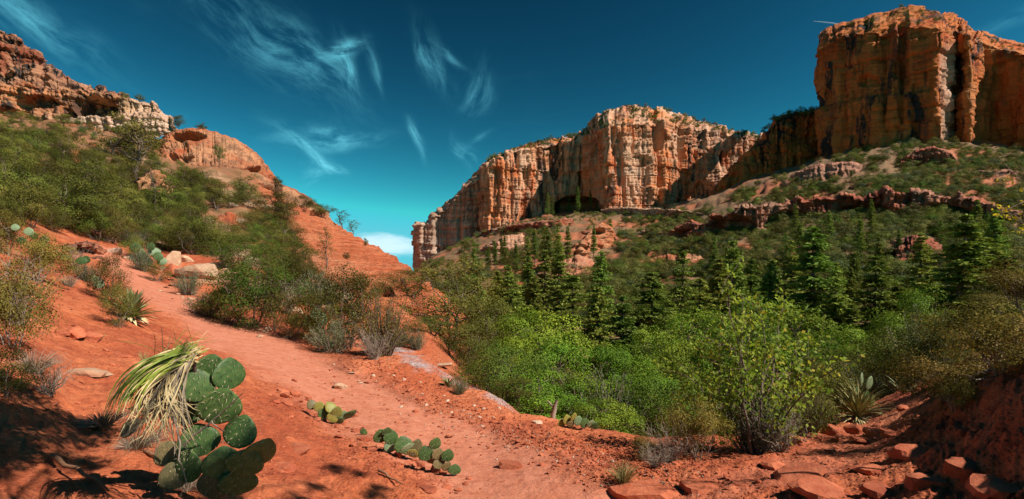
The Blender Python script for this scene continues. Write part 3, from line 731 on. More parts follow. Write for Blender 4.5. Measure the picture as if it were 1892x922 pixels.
ledge('rock_ledge', [(1440, 482, 474), (1470, 482, 462), (1520, 480, 458), (1570, 478, 462), (1590, 476, 470)], M['redrock'], 'thin red ledge behind the top of the tall lone fir', T=1.6, L=9, seed=31, lean=6, capd=18)
ledge('rock_ledge', [(1770, 452, 444), (1800, 452, 434), (1850, 452, 430), (1900, 450, 432), (1960, 450, 440)], M['redrock'], 'thin red ledge right of the broken cliff patch', T=1.6, L=9, seed=32, lean=6, capd=18)
ledge('rock_ledge', [(1560, 352, 346), (1610, 350, 338), (1680, 348, 336), (1740, 350, 340), (1770, 352, 346)], M['redrock'], 'low red ledge in the scrub under the small dark block', T=2.2, L=12, seed=33, lean=6, capd=22)
ledge('rock_ledge', [(1780, 332, 326), (1810, 332, 318), (1860, 332, 316), (1920, 332, 320)], M['redrock'], 'low red ledge at the right margin under the butte', T=2.2, L=12, seed=34, lean=6, capd=22)
ledge('rock_ledge', [(1160, 440, 434), (1185, 440, 428), (1225, 438, 428), (1240, 436, 432)], M['redrock'], 'short red ledge between the stacked outcrop and the dark outcrop', T=2.2, L=12, seed=35, lean=6, capd=22)

# ---------------------------------------------------------------- plant builders
def unit(v): return v / (np.linalg.norm(v, axis=-1, keepdims=True) + 1e-9)


def tube(pts, rad, seg=6):
    pts = np.asarray(pts, float); n = len(pts)
    rad = np.interp(np.linspace(0, 1, n), np.linspace(0, 1, len(rad)), rad)
    tg = unit(np.gradient(pts, axis=0))
    up = np.array([.31, .17, .93]) if abs(tg[0, 2]) < .9 else np.array([1.0, .1, .05])
    a = unit(np.cross(tg, up)); b = np.cross(tg, a)
    th = np.linspace(0, 2 * np.pi, seg, endpoint=False)
    V = pts[:, None] + rad[:, None, None] * (np.cos(th)[None, :, None] * a[:, None] + np.sin(th)[None, :, None] * b[:, None])
    i = np.arange(n * seg).reshape(n, seg); j = np.roll(i, -1, 1)
    Q = np.stack([i[:-1], j[:-1], j[1:], i[1:]], -1).reshape(-1, 4)
    return V.reshape(-1, 3), Q


class MB:
    """collects pieces of one mesh"""
    def __init__(s): s.V = []; s.Q = []; s.T = []; s.n = 0
    def put(s, V, Q, tint=.5):
        s.V.append(V); s.Q.append(Q + s.n); s.n += len(V)
        s.T.append(np.full(len(V), tint) if np.isscalar(tint) else tint)
    def tube(s, pts, rad, seg=6, tint=.5): s.put(*tube(pts, rad, seg), tint)
    def mesh(s, name, mat, smooth=True):
        return mk_mesh(name, np.concatenate(s.V), np.concatenate(s.Q), smooth, {'tint': np.concatenate(s.T)}, [mat])


def leaves(c, a, rng, length, width, tint=None, nrm=None):
    """one small folded rhomb per leaf"""
    N = len(c)
    length = np.broadcast_to(length, N)[:, None]; width = np.broadcast_to(width, N)[:, None]
    if nrm is not None:          # leaf blades roughly follow the crown's outer surface
        nrm = unit(nrm + rng.normal(size=(N, 3)) * .42); a = a - nrm * np.sum(unit(a) * nrm, 1, keepdims=True)
        a = unit(a); b = np.cross(nrm, a)
    else:
        a = unit(a); b = unit(np.cross(a, rng.normal(size=(N, 3))))
    V = np.stack([c - a * length * .5, c + b * width * .5 - a * length * .06, c + a * length * .5, c - b * width * .5 - a * length * .06], 1).reshape(-1, 3)
    Q = np.arange(4 * N).reshape(-1, 4)
    t = rng.rand(N) if tint is None else tint
    return V, Q, np.repeat(t, 4)


def rdir(rng, n): return unit(rng.normal(size=(n, 3)))


def bend(p0, p1, rng, n=6, wob=.1, sag=0.0):
    t = np.linspace(0, 1, n)[:, None]
    L = np.linalg.norm(np.asarray(p1) - p0)
    w = np.cumsum(rng.normal(size=(n, 3)), 0) * wob * L / n
    w -= t * w[-1]
    p = np.asarray(p0) * (1 - t) + np.asarray(p1) * t + w
    p[:, 2] += sag * L * 4 * t[:, 0] * (1 - t[:, 0])
    return p


def broadleaf(seed, Hh, Rr, clumps, nl, leaf, crown0=.25, stems=1, spread=.5, asp=.62, trunk_r=.035, crad=(.22, .38), up=.35, hollow=.5, lump=1.0, wmat='bark', lmat='oak', shape=.5, twig=True):
    """tree or shrub: stems with limbs to leaf clumps; returns (wood mesh, leaf mesh)"""
    rng = np.random.RandomState(seed)
    W, L = MB(), MB()
    cz = Hh * (crown0 + (1 - crown0) * .5); rz = Hh * (1 - crown0) * .5
    cs = []
    while len(cs) < clumps:
        q = rdir(rng, 1)[0] * (rng.rand() ** shape)
        if q[2] < -.75 and rng.rand() < .7: continue
        c = np.array([q[0] * Rr * (1 - .25 * max(q[2], 0)), q[1] * Rr * (1 - .25 * max(q[2], 0)), cz + q[2] * rz])
        c[:2] *= .82 + .3 * rng.rand()
        cs.append(c)
    cs = np.array(cs)
    bases = []
    for k in range(stems):
        an = 2 * np.pi * (k + rng.rand() * .6) / stems
        off = spread * Rr * (0 if stems == 1 else 1)
        top = np.array([math.cos(an) * off, math.sin(an) * off, Hh * (.55 + .2 * rng.rand())])
        if stems == 1: top = np.array([rng.normal() * .06 * Hh, rng.normal() * .06 * Hh, Hh * .8])
        b0 = np.array([math.cos(an), math.sin(an), 0]) * (0 if stems == 1 else .05 * Rr) + np.array([0, 0, -.12 * min(1, Hh)])
        p = bend(b0, top, rng, 8, .22)
        W.tube(p, [trunk_r * Hh, trunk_r * Hh * .65, trunk_r * Hh * .25], 7)
        bases.append(p)
    wts = rng.uniform(.5, 1.5, clumps); wts /= wts.sum()
    for c, wt in zip(cs, wts):
        p = bases[rng.randint(stems)]
        d = np.linalg.norm(p - (c - [0, 0, .25 * Hh * .5]), axis=1); i = int(np.argmin(d[1:-1])) + 1
        pts = bend(p[i], c, rng, 5, .2)
        W.tube(pts, [trunk_r * Hh * .28, trunk_r * Hh * .07], 4)
        r = Rr * rng.uniform(*crad)
        n = max(8, int(nl * wt))
        if twig:
            for q in range(4):
                e = c + rdir(rng, 1)[0] * r * .9
                W.tube(bend(pts[-2], e, rng, 3, .2), [trunk_r * Hh * .07, trunk_r * Hh * .02], 3)
        q = rdir(rng, n); q[:, 2] = np.abs(q[:, 2]) * np.where(rng.rand(n) < .7, 1, -.7)
        rad = r * (hollow + (1.12 - hollow) * rng.rand(n) ** .6)
        off = q * rad[:, None] * [1, 1, .72] + rng.normal(size=(n, 3)) * r * .10 * lump
        ax = unit(rdir(rng, n) + q * .6 + [0, 0, up])
        tb = np.clip(rng.normal(.45, .2) + rng.normal(size=n) * .2, 0, 1)
        gl = unit((c + off - [0, 0, cz]) / [Rr, Rr, rz])
        L.put(*leaves(c + off, ax, rng, leaf * rng.uniform(.65, 1.3, n), leaf * asp * rng.uniform(.7, 1.2, n), tb, q * .8 + gl * .6 + [0, 0, .25]))
    return W.mesh('wood', M[wmat]), L.mesh('leaves', M[lmat], False)


def conifer(seed, Hh=15.0, Rr=2.6, whorls=36, per=7, cards=13, card=.34, bare=.1, lmat='fir'):
    rng = np.random.RandomState(seed)
    W, L = MB(), MB()
    lean = rng.normal(size=2) * .012 * Hh
    tr = np.array([[lean[0] * t, lean[1] * t, -.4 + (Hh + .2) * t] for t in np.linspace(0, 1, 12)])
    W.tube(tr, [.017 * Hh, .011 * Hh, .002 * Hh], 7)
    for k in range(whorls):
        t = bare + (1 - bare) * min(.99, (k + rng.rand() * 3.0) / (whorls + 1.4))
        z = Hh * t
        prof_ = (1 - t) ** .62 * (.55 + .45 * min(1, (t - bare + .05) / .18))
        for q in range(per + rng.randint(-1, 2)):
            if rng.rand() < .14: continue
            an = rng.rand() * 2 * np.pi
            ln = Rr * prof_ * rng.uniform(.35, 1.35) + .25
            dz = ln * (.30 * t - .30 + rng.normal() * .10)
            b0 = np.array([lean[0] * t, lean[1] * t, z]); e = b0 + [math.cos(an) * ln, math.sin(an) * ln, dz]
            pts = bend(b0, e, rng, 4, .1, -.06)
            W.tube(pts, [.0035 * Hh * (1.2 - t), .0008 * Hh], 3)
            n = max(4, int(cards * (.35 + ln / Rr)))
            s = rng.rand(n) ** .75
            c = np.stack([np.interp(s, np.linspace(0, 1, 4), pts[:, i]) for i in range(3)], -1)
            side = np.array([-math.sin(an), math.cos(an), 0])
            sp = rng.normal(size=n) * .16 * ln * (1.1 - s * .6)
            c = c + side * sp[:, None] + rng.normal(size=(n, 3)) * [.05, .05, .10]
            ax = unit(np.array([math.cos(an), math.sin(an), -.25]) + side * np.sign(sp)[:, None] * .8 + rng.normal(size=(n, 3)) * .3)
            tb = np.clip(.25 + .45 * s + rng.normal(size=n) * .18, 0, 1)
            L.put(*leaves(c, ax, rng, card * rng.uniform(.7, 1.35, n), card * .42 * rng.uniform(.7, 1.3, n), tb))
    return W.mesh('wood', M['bark']), L.mesh('needles', M[lmat], False)


def sprayshrub(seed, Hh, Rr, n, nl, leaf, lmat, wmat='bark', asp=.4, lean=.6, low=.15):
    """broom-like shrub of many thin upright stems with small leaves along them"""
    rng = np.random.RandomState(seed)
    W, L = MB(), MB()
    per = max(3, nl // n)
    for k in range(n):
        an = rng.rand() * 2 * np.pi; rr = Rr * rng.rand() ** .6
        e = np.array([math.cos(an) * rr, math.sin(an) * rr, Hh * rng.uniform(.55, 1.05) * (1 - .45 * (rr / Rr) ** 2)])
        b0 = np.array([math.cos(an) * rr * .18, math.sin(an) * rr * .18, -.05])
        p = bend(b0, e, rng, 6, .16, .05)
        W.tube(p, [.011 * Hh, .002 * Hh], 4)
        s = low + (1 - low) * rng.rand(per) ** .8
        c = np.stack([np.interp(s, np.linspace(0, 1, 6), p[:, i]) for i in range(3)], -1) + rng.normal(size=(per, 3)) * .05 * Hh
        tb = np.clip(.2 + .6 * s * rng.rand() + rng.normal(size=per) * .2, 0, 1)
        L.put(*leaves(c, rdir(rng, per) + unit(e - b0) * .9, rng, leaf * rng.uniform(.6, 1.4, per), leaf * asp * rng.uniform(.7, 1.3, per), tb))
    return W.mesh('wood', M[wmat]), L.mesh('leaves', M[lmat], False)


def bare_shrub(seed, Hh, Rr, n, mat, r0=.012):
    rng = np.random.RandomState(seed); W = MB()
    for k in range(n):
        an = rng.rand() * 2 * np.pi; rr = Rr * rng.rand() ** .5
        e = np.array([math.cos(an) * rr, math.sin(an) * rr, Hh * rng.uniform(.4, 1)])
        p = bend(np.array([0, 0, -.04]), e, rng, 7, .3, .05)
        W.tube(p, [r0 * Hh, r0 * Hh * .25], 4)
        for q in range(4):
            i = rng.randint(2, 6)
            W.tube(bend(p[i], p[i] + rdir(rng, 1)[0] * Rr * .35 + [0, 0, .1 * Hh], rng, 4, .3), [r0 * Hh * .45, r0 * Hh * .12], 3)
    return W.mesh('branches', M[mat])


KIT = {}
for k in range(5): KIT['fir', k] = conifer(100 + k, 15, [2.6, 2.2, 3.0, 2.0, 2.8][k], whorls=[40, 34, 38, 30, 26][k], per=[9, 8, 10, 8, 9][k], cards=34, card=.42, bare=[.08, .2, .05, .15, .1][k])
for k in range(3): KIT['oak', k] = broadleaf(200 + k, 7, 3.0, 30, 11000, .15, .10, 1, lmat='oak', trunk_r=.02, crad=(.2, .40), hollow=.78, shape=.33)
for k in range(2): KIT['olive', k] = broadleaf(230 + k, 6, 2.9, 36, 10500, .13, .08, 2, lmat='juniper', trunk_r=.022, asp=.5, hollow=.75, shape=.35)
for k in range(3): KIT['juniper', k] = broadleaf(260 + k, 4, 1.7, 32, 8000, .10, .08, 2, lmat='juniper', trunk_r=.03, asp=.5, spread=.35, hollow=.75, shape=.38)
KIT['openjun', 0] = broadleaf(290, 4.4, 2.3, 34, 4200, .12, .34, 2, lmat='juniper', trunk_r=.032, asp=.5, spread=.4, crad=(.14, .26))
KIT['pine', 0] = broadleaf(291, 5, 1.0, 30, 1700, .11, .12, 1, lmat='juniper', trunk_r=.015, asp=.35, crad=(.2, .34))
for k in range(4): KIT['scrub', k] = broadleaf(300 + k, 1.5, 1.1, 30, 7000, .046, .04, 4, lmat='scrub', trunk_r=.016, crad=(.2, .38), hollow=.7, shape=.38)
for k in range(2): KIT['green', k] = broadleaf(320 + k, 1.5, 1.05, 44, 9000, .040, .03, 4, lmat='bushgreen', trunk_r=.016, crad=(.2, .34))
for k in range(2): KIT['dark', k] = broadleaf(330 + k, 1.5, 1.05, 32, 9000, .042, .02, 5, lmat='juniper', trunk_r=.018, crad=(.2, .36), hollow=.72, shape=.38)
for k in range(3): KIT['sage', k] = sprayshrub(340 + k, 1.0, .8, 70, 4200, .05, 'sage', 'dead')
for k in range(2): KIT['broom', k] = sprayshrub(360 + k, 1.5, .75, 110, 4600, .06, 'scrub', 'bark', .25)
for k in range(2): KIT['manz', k] = broadleaf(380 + k, 1.3, 1.1, 44, 9500, .042, .03, 6, lmat='manz', wmat='dead', trunk_r=.016, asp=.7, crad=(.2, .34), hollow=.4)
for k in range(2): KIT['twig', k] = bare_shrub(400 + k, .8, .7, 46, 'dead')

PART = {'fir': ('trunk', 'crown'), 'oak': ('trunk', 'crown'), 'olive': ('trunk', 'crown'), 'juniper': ('trunk', 'crown'), 'openjun': ('trunk', 'crown'), 'pine': ('trunk', 'crown')}
NAME = {'fir': 'fir_tree', 'oak': 'oak_tree', 'olive': 'juniper_tree', 'juniper': 'juniper_tree', 'openjun': 'juniper_tree', 'pine': 'pine_tree', 'scrub': 'scrub_oak_bush', 'green': 'green_bush',
        'dark': 'juniper_bush', 'sage': 'sage_bush', 'broom': 'broom_bush', 'manz': 'manzanita_bush', 'twig': 'dead_bush'}
CAT = {'fir': 'fir tree', 'oak': 'oak tree', 'olive': 'juniper tree', 'juniper': 'juniper tree', 'openjun': 'juniper tree', 'pine': 'pine tree', 'twig': 'dead bush'}
SIZE = {'fir': (15, 2.6), 'oak': (7, 3.1), 'olive': (6, 3.0), 'juniper': (4, 1.8), 'openjun': (4.4, 2.3), 'pine': (5, 1.1), 'scrub': (1.5, 1.15), 'green': (1.5, 1.1), 'dark': (1.5, 1.1), 'sage': (1.0, .8), 'broom': (1.5, .75), 'manz': (1.3, 1.15), 'twig': (.8, .7)}
prng = random.Random(5)


def plant(kind, p, h, w, label, group=None, var=None, tilt=0.0):
    """a plant of height h and half width w at p"""
    n = len([1 for k in KIT if k[0] == kind])
    var = prng.randrange(n) if var is None else var % n
    H0, R0 = SIZE[kind]
    t = thing(NAME[kind], tuple(p), label, CAT.get(kind, 'bush'), group, prng.uniform(0, 6.28), (w / R0, w / R0, h / H0))
    if tilt: t.rotation_euler = (prng.uniform(-tilt, tilt), prng.uniform(-tilt, tilt), t.rotation_euler[2])
    me = KIT[kind, var]
    if not isinstance(me, tuple):
        add('branches', me, t); return t
    a, b = PART.get(kind, ('stems', 'foliage'))
    add(a, me[0], t); add(b, me[1], t)
    return t


def plant_px(kind, u, vb, hpx, wpx, label, group=None, d=None, sink=.03, **kw):
    """base at a place in the photograph; height and full width in photograph pixels"""
    if d is None: p, d = hit(u, vb)
    else:
        x = (u - U0) / F * d; p = np.array([x, d, float(gz(x, d))])
    s = d / F
    h = hpx * s
    p = np.array(p); p[2] -= sink * h
    return plant(kind, p, h * (1 + sink), wpx * s * .5, label, group, **kw)


def tree_top(kind, u, vt, d, wpx, label, group=None, **kw):
    """tree standing on the land at depth d whose top reaches row vt"""
    x = (u - U0) / F * d; z = float(gz(x, d))
    h = max(1.0, H + (V0 - vt) / F * d - z)
    return plant(kind, (x, d, z - .1), h, wpx * d / F * .5, label, group, **kw)


# ---------------------------------------------------------------- valley trees
firs = [(882, 512, 52, 46, 'slim fir at the left edge of the fir stand'), (912, 500, 60, 44, 'slender fir rising behind the rounded left juniper'), (944, 506, 56, 50, 'mid height fir left of the rounded yellow-green oak'),
        (985, 512, 66, 56, 'fir peeking over the rounded yellow-green oak'), (1058, 506, 46, 92, 'broad dense fir right of the rounded yellow-green oak'), (1105, 528, 44, 56, 'narrow fir between the two broadest firs'),
        (1150, 545, 36, 74, 'low fir with drooping tiers above the bright yellow-green oak'), (1203, 498, 48, 84, 'broad pointed fir below the pink slab'), (1240, 545, 56, 56, 'shaded fir right of the broad pointed fir'),
        (1290, 512, 58, 70, 'dark fir standing behind the yellow sapling tip'), (1326, 476, 62, 56, 'dark spire fir left of the tallest mid valley pair'), (1352, 444, 64, 66, 'tall dark fir directly above the yellow sapling'),
        (1384, 476, 66, 54, 'shorter dark fir close right of the tall dark fir'), (1418, 488, 60, 60, 'loose fir with red bank showing behind it'), (1455, 520, 66, 54, 'small dark fir in the gap before the central tall fir'),
        (1502, 418, 58, 84, 'tall full fir standing alone in front of the scrub slope'), (1540, 512, 50, 70, 'short bushy fir at the foot of the tall lone fir'), (1612, 468, 52, 76, 'tiered fir right of the tall lone fir'),
        (1665, 520, 62, 54, 'small fir left of the tallest right fir'), (1762, 398, 46, 104, 'tallest fir on the right with its bare trunk showing'), (1822, 438, 48, 90, 'wide fir next to the tallest right fir'),
        (1874, 470, 44, 100, 'dark fir at the right edge of the view'), (1716, 500, 58, 56, 'thin fir just left of the tallest right fir'), (1575, 560, 48, 66, 'low dark fir behind the bright green maples')]
for i, (u, v, d, w, lb) in enumerate(firs):
    tree_top('fir', u, v, d, w * prng.uniform(1.15, 1.6), lb, 'firs in the valley', var=1 if u == 1762 else i, tilt=.03)

oaks = [('oak', 988, 572, 30, 150, 'rounded yellow-green oak rising at the front of the firs'), ('oak', 935, 640, 22, 110, 'green oak at the left end of the leafy thicket'), ('oak', 1040, 646, 23, 120, 'leafy green oak below the broad dense fir'),
        ('oak', 1130, 632, 25, 110, 'bright yellow-green oak in the middle of the thicket'), ('oak', 1186, 622, 27, 110, 'tall bright oak left of the yellow sapling'), ('oak', 1085, 690, 17, 120, 'low dark green oak at the thicket front'),
        ('oak', 1000, 704, 14.5, 150, 'low spreading oak over the grey stump'), ('oak', 1165, 706, 15, 130, 'low green oak beside the lower edge of the slickrock'), ('oak', 1246, 628, 29, 110, 'green oak hidden behind the yellow sapling'),
        ('oak', 1275, 592, 36, 110, 'far green oak between the dark firs'), ('oak', 1640, 598, 30, 110, 'pale blue-green oak at the end of the right path'), ('oak', 1592, 640, 22, 120, 'green oak above the yucca by the path'),
        ('oak', 1692, 556, 36, 110, 'yellow-green oak under the small right fir'), ('oak', 1545, 620, 27, 110, 'green oak right of the yellow sapling'), ('oak', 1735, 590, 28, 110, 'shaded oak beneath the tallest right fir'),
        ('oak', 1480, 590, 36, 120, 'green oak at the foot of the tall lone fir'), ('olive', 1835, 556, 28, 120, 'grey-green oak rising over the brown right bush'), ('olive', 1880, 520, 38, 120, 'dull olive tree at the right edge under the dark fir'),
        ('oak', 1380, 570, 40, 130, 'green oak filling the gap under the dark firs'), ('olive', 1690, 640, 20, 110, 'dull green tree behind the brown right bush'), ('oak', 1430, 610, 30, 110, 'oak half hidden by the right side of the sapling'),
        ('oak', 1330, 600, 31, 110, 'oak half hidden by the left side of the sapling'), ('oak', 1210, 690, 19, 110, 'low oak left of the sapling trunk'),
        ('olive', 762, 514, 44, 110, 'leftmost brown-green juniper at the foot of the red slickrock'), ('olive', 838, 506, 38, 170, 'big rounded olive juniper at the left of the valley'), ('olive', 896, 560, 33, 110, 'olive juniper right of the big rounded one'),
        ('olive', 800, 600, 26, 90, 'small olive juniper at the slickrock edge'), ('olive', 856, 612, 24, 110, 'olive juniper below the big rounded one'), ('olive', 905, 664, 18, 110, 'low olive juniper at the thicket corner'),
        ('olive', 950, 715, 14, 80, 'small grey-green juniper where the bleached streak ends'), ('oak', 1110, 742, 12.5, 110, 'lowest small oak touching the slickrock'), ('oak', 960, 590, 38, 100, 'green oak between the left firs'), ('oak', 905, 600, 40, 100, 'green oak under the slender left firs')]
for i, (kd, u, v, d, w, lb) in enumerate(oaks):
    tree_top(kd, u, v - 22, d, w * 1.25, lb, 'broadleaf trees and junipers of the valley thicket')

# deeper trees filling the wood behind
for i in range(30):
    u = 880 + 1000 * (i + prng.random()) / 30; d = prng.uniform(62, 105)
    kd = prng.choice(['oak', 'olive', 'fir', 'fir'])
    x = (u - U0) / F * d; z = float(gz(x, d)); h = prng.uniform(9, 14) if kd == 'fir' else prng.uniform(5.5, 8)
    nb = min(firs, key=lambda q: abs(q[0] - u))[4]
    plant(kd, (x, d, z - .2), h, h * (.2 if kd == 'fir' else .52), {'oak': 'green oak', 'olive': 'olive tree', 'fir': 'half hidden fir'}[kd] + ' deep in the wood behind the ' + ' '.join(nb.split()[:6]), 'deep wood ' + kd)
# undergrowth between them, all alike
for i in range(42):
    u = prng.uniform(880, 1880); d = prng.uniform(13, 34) if u < 1250 or u > 1500 else prng.uniform(20, 40)
    x = (u - U0) / F * d
    if gz(x, d) > H - 3.2 and u < 1500: continue
    plant(prng.choice(['scrub', 'green', 'green', 'sage']), (x, d, float(gz(x, d)) - .1), prng.uniform(1.4, 2.8), prng.uniform(1.2, 2.2), 'leafy undergrowth below the ' + ' '.join(min(oaks, key=lambda q: abs(q[1] - u) + abs(q[3] - d) * 3)[5].split()[:9]), 'valley undergrowth')

# ---------------------------------------------------------------- left hillside
hill = [(0, 206), (60, 216), (170, 232), (260, 234), (330, 232), (320, 292), (390, 300), (430, 340), (500, 372), (552, 400), (540, 450), (560, 510), (600, 560), (500, 520), (430, 470), (330, 462), (262, 462), (200, 452), (120, 432), (0, 420)]
rocky = [(540, 400), (660, 420), (800, 520), (740, 600), (640, 550), (560, 470)]
bare = [[(285, 235), (400, 240), (535, 338), (520, 362), (400, 325), (290, 312)], [(340, 388), (460, 388), (460, 428), (340, 428)], [(390, 315), (440, 306), (520, 335), (612, 395), (600, 425), (520, 405), (440, 372), (395, 362)], [(100, 260), (200, 262), (200, 296), (100, 296)], [(330, 300), (420, 330), (400, 345), (330, 318)], [(340, 466), (470, 466), (480, 520), (330, 520)]]
LM = [(20, 225, 'the foot of the upper left cliff'), (100, 240, 'the dark streaks of the tan cliff'), (170, 240, 'the alcove of the tan cliff'), (240, 245, 'the pale end of the tan cliff'), (150, 280, 'the half hidden orange patch'), (60, 300, 'the round juniper high on the left'),
      (118, 310, 'the dark pointed juniper'), (20, 360, 'the left margin of the hillside'), (240, 320, 'the large open juniper'), (280, 370, 'the dark leaning outcrop'), (180, 400, 'the tan slabs in the scrub'), (90, 390, 'the thick scrub left of the tan slabs'), (20, 420, 'the crest of the left bank'),
      (340, 320, 'the left foot of the orange dome'), (410, 330, 'the upright juniper under the dome'), (452, 370, 'the single juniper on the orange shelf'), (520, 420, 'the dark juniper above the slickrock'), (400, 405, 'the orange patch above the boulders'), (340, 400, 'the scrub right of the leaning outcrop'), (430, 440, 'the white block in the scrub'),
      (350, 455, 'the large flat tan boulder'), (250, 450, 'the head of the trail'), (140, 440, 'the small overhung ledge'), (500, 470, 'the left border of the red slickrock'), (560, 520, 'the pale slab below the slickrock')]
def rel(lms, u, v):
    q = min(lms, key=lambda q: (q[0] - u) ** 2 + (q[1] - v) ** 2)
    du, dv = u - q[0], v - q[1]
    return ('beside ' if max(abs(du), abs(dv)) < 8 else ('right of ' if du > 0 else 'left of ') if abs(du) > abs(dv) else ('just below ' if dv > 0 else 'just above ')) + q[2]
nh = 0; pts = []
while nh < 280:
    u, v = prng.uniform(-30, 600), prng.uniform(215, 560)
    if not inpoly(np.array(u), np.array(v), hill) or any(inpoly(np.array(u), np.array(v), b) for b in bare): continue
    p, d = hit(u, v, 14)
    if d > 230: continue
    if any(abs(u - a) < 11 and abs(v - b) < 8 for a, b in pts): continue
    pts.append((u, v)); nh += 1
    kd = prng.choices(['scrub', 'dark', 'green', 'sage', 'juniper', 'twig'], [5, 4, 2.2, 2, 2.6 if d > 26 else .3, .5 if d < 45 else 0])[0]
    zone = rel(LM, u, v)
    h = {'scrub': (1.0, 1.9), 'dark': (1.1, 2.1), 'green': (.9, 1.7), 'sage': (.7, 1.2), 'juniper': (2.0, 3.6), 'twig': (.7, 1.1)}[kd]
    hh = prng.uniform(*h) * (1 + min(d, 120) / 170)
    look = {'scrub': 'olive scrub bush', 'dark': 'dark green rounded bush', 'green': 'fresh green leafy bush', 'sage': 'grey-green sage bush', 'juniper': 'dark juniper', 'twig': 'leafless grey bush'}[kd]
    p[2] -= .06 * hh
    plant(kd, p, hh, hh * prng.uniform(.5, .8) * (.75 if kd == 'juniper' else 1), ('tall ' if hh > sum(h) / 2 * (1 + min(d, 120) / 170) else 'low ') + look + ' ' + zone, 'hillside ' + look + ' individuals')

for kd, u, vb, hp, wp, lb in [
    ('openjun', 240, 335, 125, 150, 'large open juniper with dark bare limbs on the hillside'), ('juniper', 118, 305, 70, 60, 'dark pointed juniper left of the large open juniper'), ('juniper', 60, 300, 56, 66, 'round juniper high on the left slope'),
    ('juniper', 452, 372, 54, 56, 'single round juniper on the lower orange shelf'), ('juniper', 522, 424, 62, 54, 'dark juniper at the top of the red slickrock'), ('dark', 352, 470, 60, 100, 'dark bush just above the big pale boulder'),
    ('juniper', 405, 300, 34, 22, 'small upright juniper in front of the orange dome'), ('dark', 592, 402, 26, 60, 'low bush on the crest of the red slickrock'), ('dark', 562, 390, 30, 50, 'rounded bush where the orange shelf meets the slickrock'),
    ('pine', 600, 496, 86, 40, 'thin dark pine standing alone on the red slickrock'), ('pine', 632, 412, 38, 34, 'wind-bent little tree on the slickrock skyline'), ('pine', 652, 426, 30, 30, 'second wind-bent tree right on the slickrock skyline'),
    ('dark', 640, 478, 12, 16, 'tiny bush in the middle of the red slickrock'), ('dark', 675, 454, 14, 12, 'tiny bush near the lower slickrock skyline'), ('juniper', 372, 240, 14, 20, 'small juniper on top of the orange dome'),
    ('dark', 228, 184, 14, 16, 'small bush on the rim of the tan cliff'), ('dark', 258, 186, 12, 20, 'small bush at the end of the tan cliff rim'), ('dark', 330, 232, 18, 30, 'bush on the saddle before the orange dome'), ('juniper', 512, 350, 24, 26, 'small juniper below the right end of the orange dome'),
    ]:
    da = {372: 142, 228: 199, 258: 199, 330: 150, 512: 104, 85: 268, 405: 112}.get(u)
    if da:                          # rooted on the rock itself
        pp = at(u, vb + 2, da); s_ = da / F
        plant(kd, pp, hp * s_ * 1.15, wp * s_ * .5, lb)
    else: plant_px(kd, u, vb, hp, wp, lb)

# ---------------------------------------------------------------- scrub of the far slopes: one mass, nearest ones single
mass = []; rng = np.random.RandomState(77)
slope_poly = [(765, 484), (800, 460), (880, 432), (960, 412), (1060, 398), (1120, 386), (1300, 386), (1330, 380), (1400, 340), (1480, 308), (1560, 280), (1640, 268), (1700, 255), (1780, 272), (1900, 280), (1900, 610), (1560, 610), (1250, 610), (900, 600), (800, 530)]
bare_r = [[(1040, 405), (1142, 405), (1142, 484), (1040, 484)], [(965, 478), (1095, 474), (1095, 520), (965, 520)], [(885, 440), (972, 434), (972, 470), (885, 472)], [(1185, 472), (1300, 472), (1300, 492), (1185, 492)], [(1320, 380), (1440, 378), (1440, 420), (1320, 430)], [(1440, 370), (1840, 360), (1840, 400), (1440, 405)], [(1465, 305), (1610, 300), (1600, 335), (1465, 340)], [(1635, 440), (1750, 440), (1750, 498), (1635, 498)], [(1680, 276), (1770, 276), (1770, 304), (1680, 304)]]
cand = []
while len(cand) < 9500:
    u, v = rng.uniform(760, 1900), rng.uniform(252, 610)
    if not inpoly(np.array(u), np.array(v), slope_poly): continue
    if any(inpoly(np.array(u), np.array(v), b) for b in bare_r) and rng.rand() < .9: continue
    if pn(np.array(u * .022), np.array(v * .05), np.array(.5)) + .5 * pn(np.array(u * .07), np.array(v * .14), np.array(.7)) > .20: continue
    cand.append((u, v))
pr = []
colz = np.stack([np.interp(np.array([c[0] for c in cand]), uc, Zt[k]) for k in range(len(dr))]) - H
vtc = V0 - F * colz / dr[:, None]
for i, (u, v) in enumerate(cand):
    ok = np.where((vtc[:, i] <= v) & (dr > 85))[0]
    if not len(ok): continue
    d = dr[ok[0] - 1] + rng.rand() * (dr[ok[0]] - dr[ok[0] - 1])
    if d > 900: continue
    x = (u - U0) / F * d
    pr.append((x, d, float(gz(x, d)), u, v))
pr.sort(key=lambda q: q[1])
near, farp = pr[:110], pr[110:]
for x, d, z, u, v in near:
    kd = rng.choice(['scrub', 'dark', 'green', 'sage'])
    hh = rng.uniform(1.5, 3.2)
    side = 'near the ' + ' '.join(min(firs, key=lambda q: abs(q[0] - u))[4].split()[:5])
    plant(kd, (x, d, z - .15), hh, hh * rng.uniform(.6, .9), '%s in the scrub belt ' % {'scrub': 'olive bush', 'dark': 'dark bush', 'green': 'green bush', 'sage': 'grey bush'}[str(kd)] + side, 'scrub belt behind the firs')
for k, (x, d, z, u, v) in enumerate(farp):
    r = rng.uniform(.7, 1.9) * (.85 + d / 520.) * (1.5 if rng.rand() < .08 else 1)
    mass.append((x, d, z - .12, r, r * rng.uniform(.9, 1.5)))
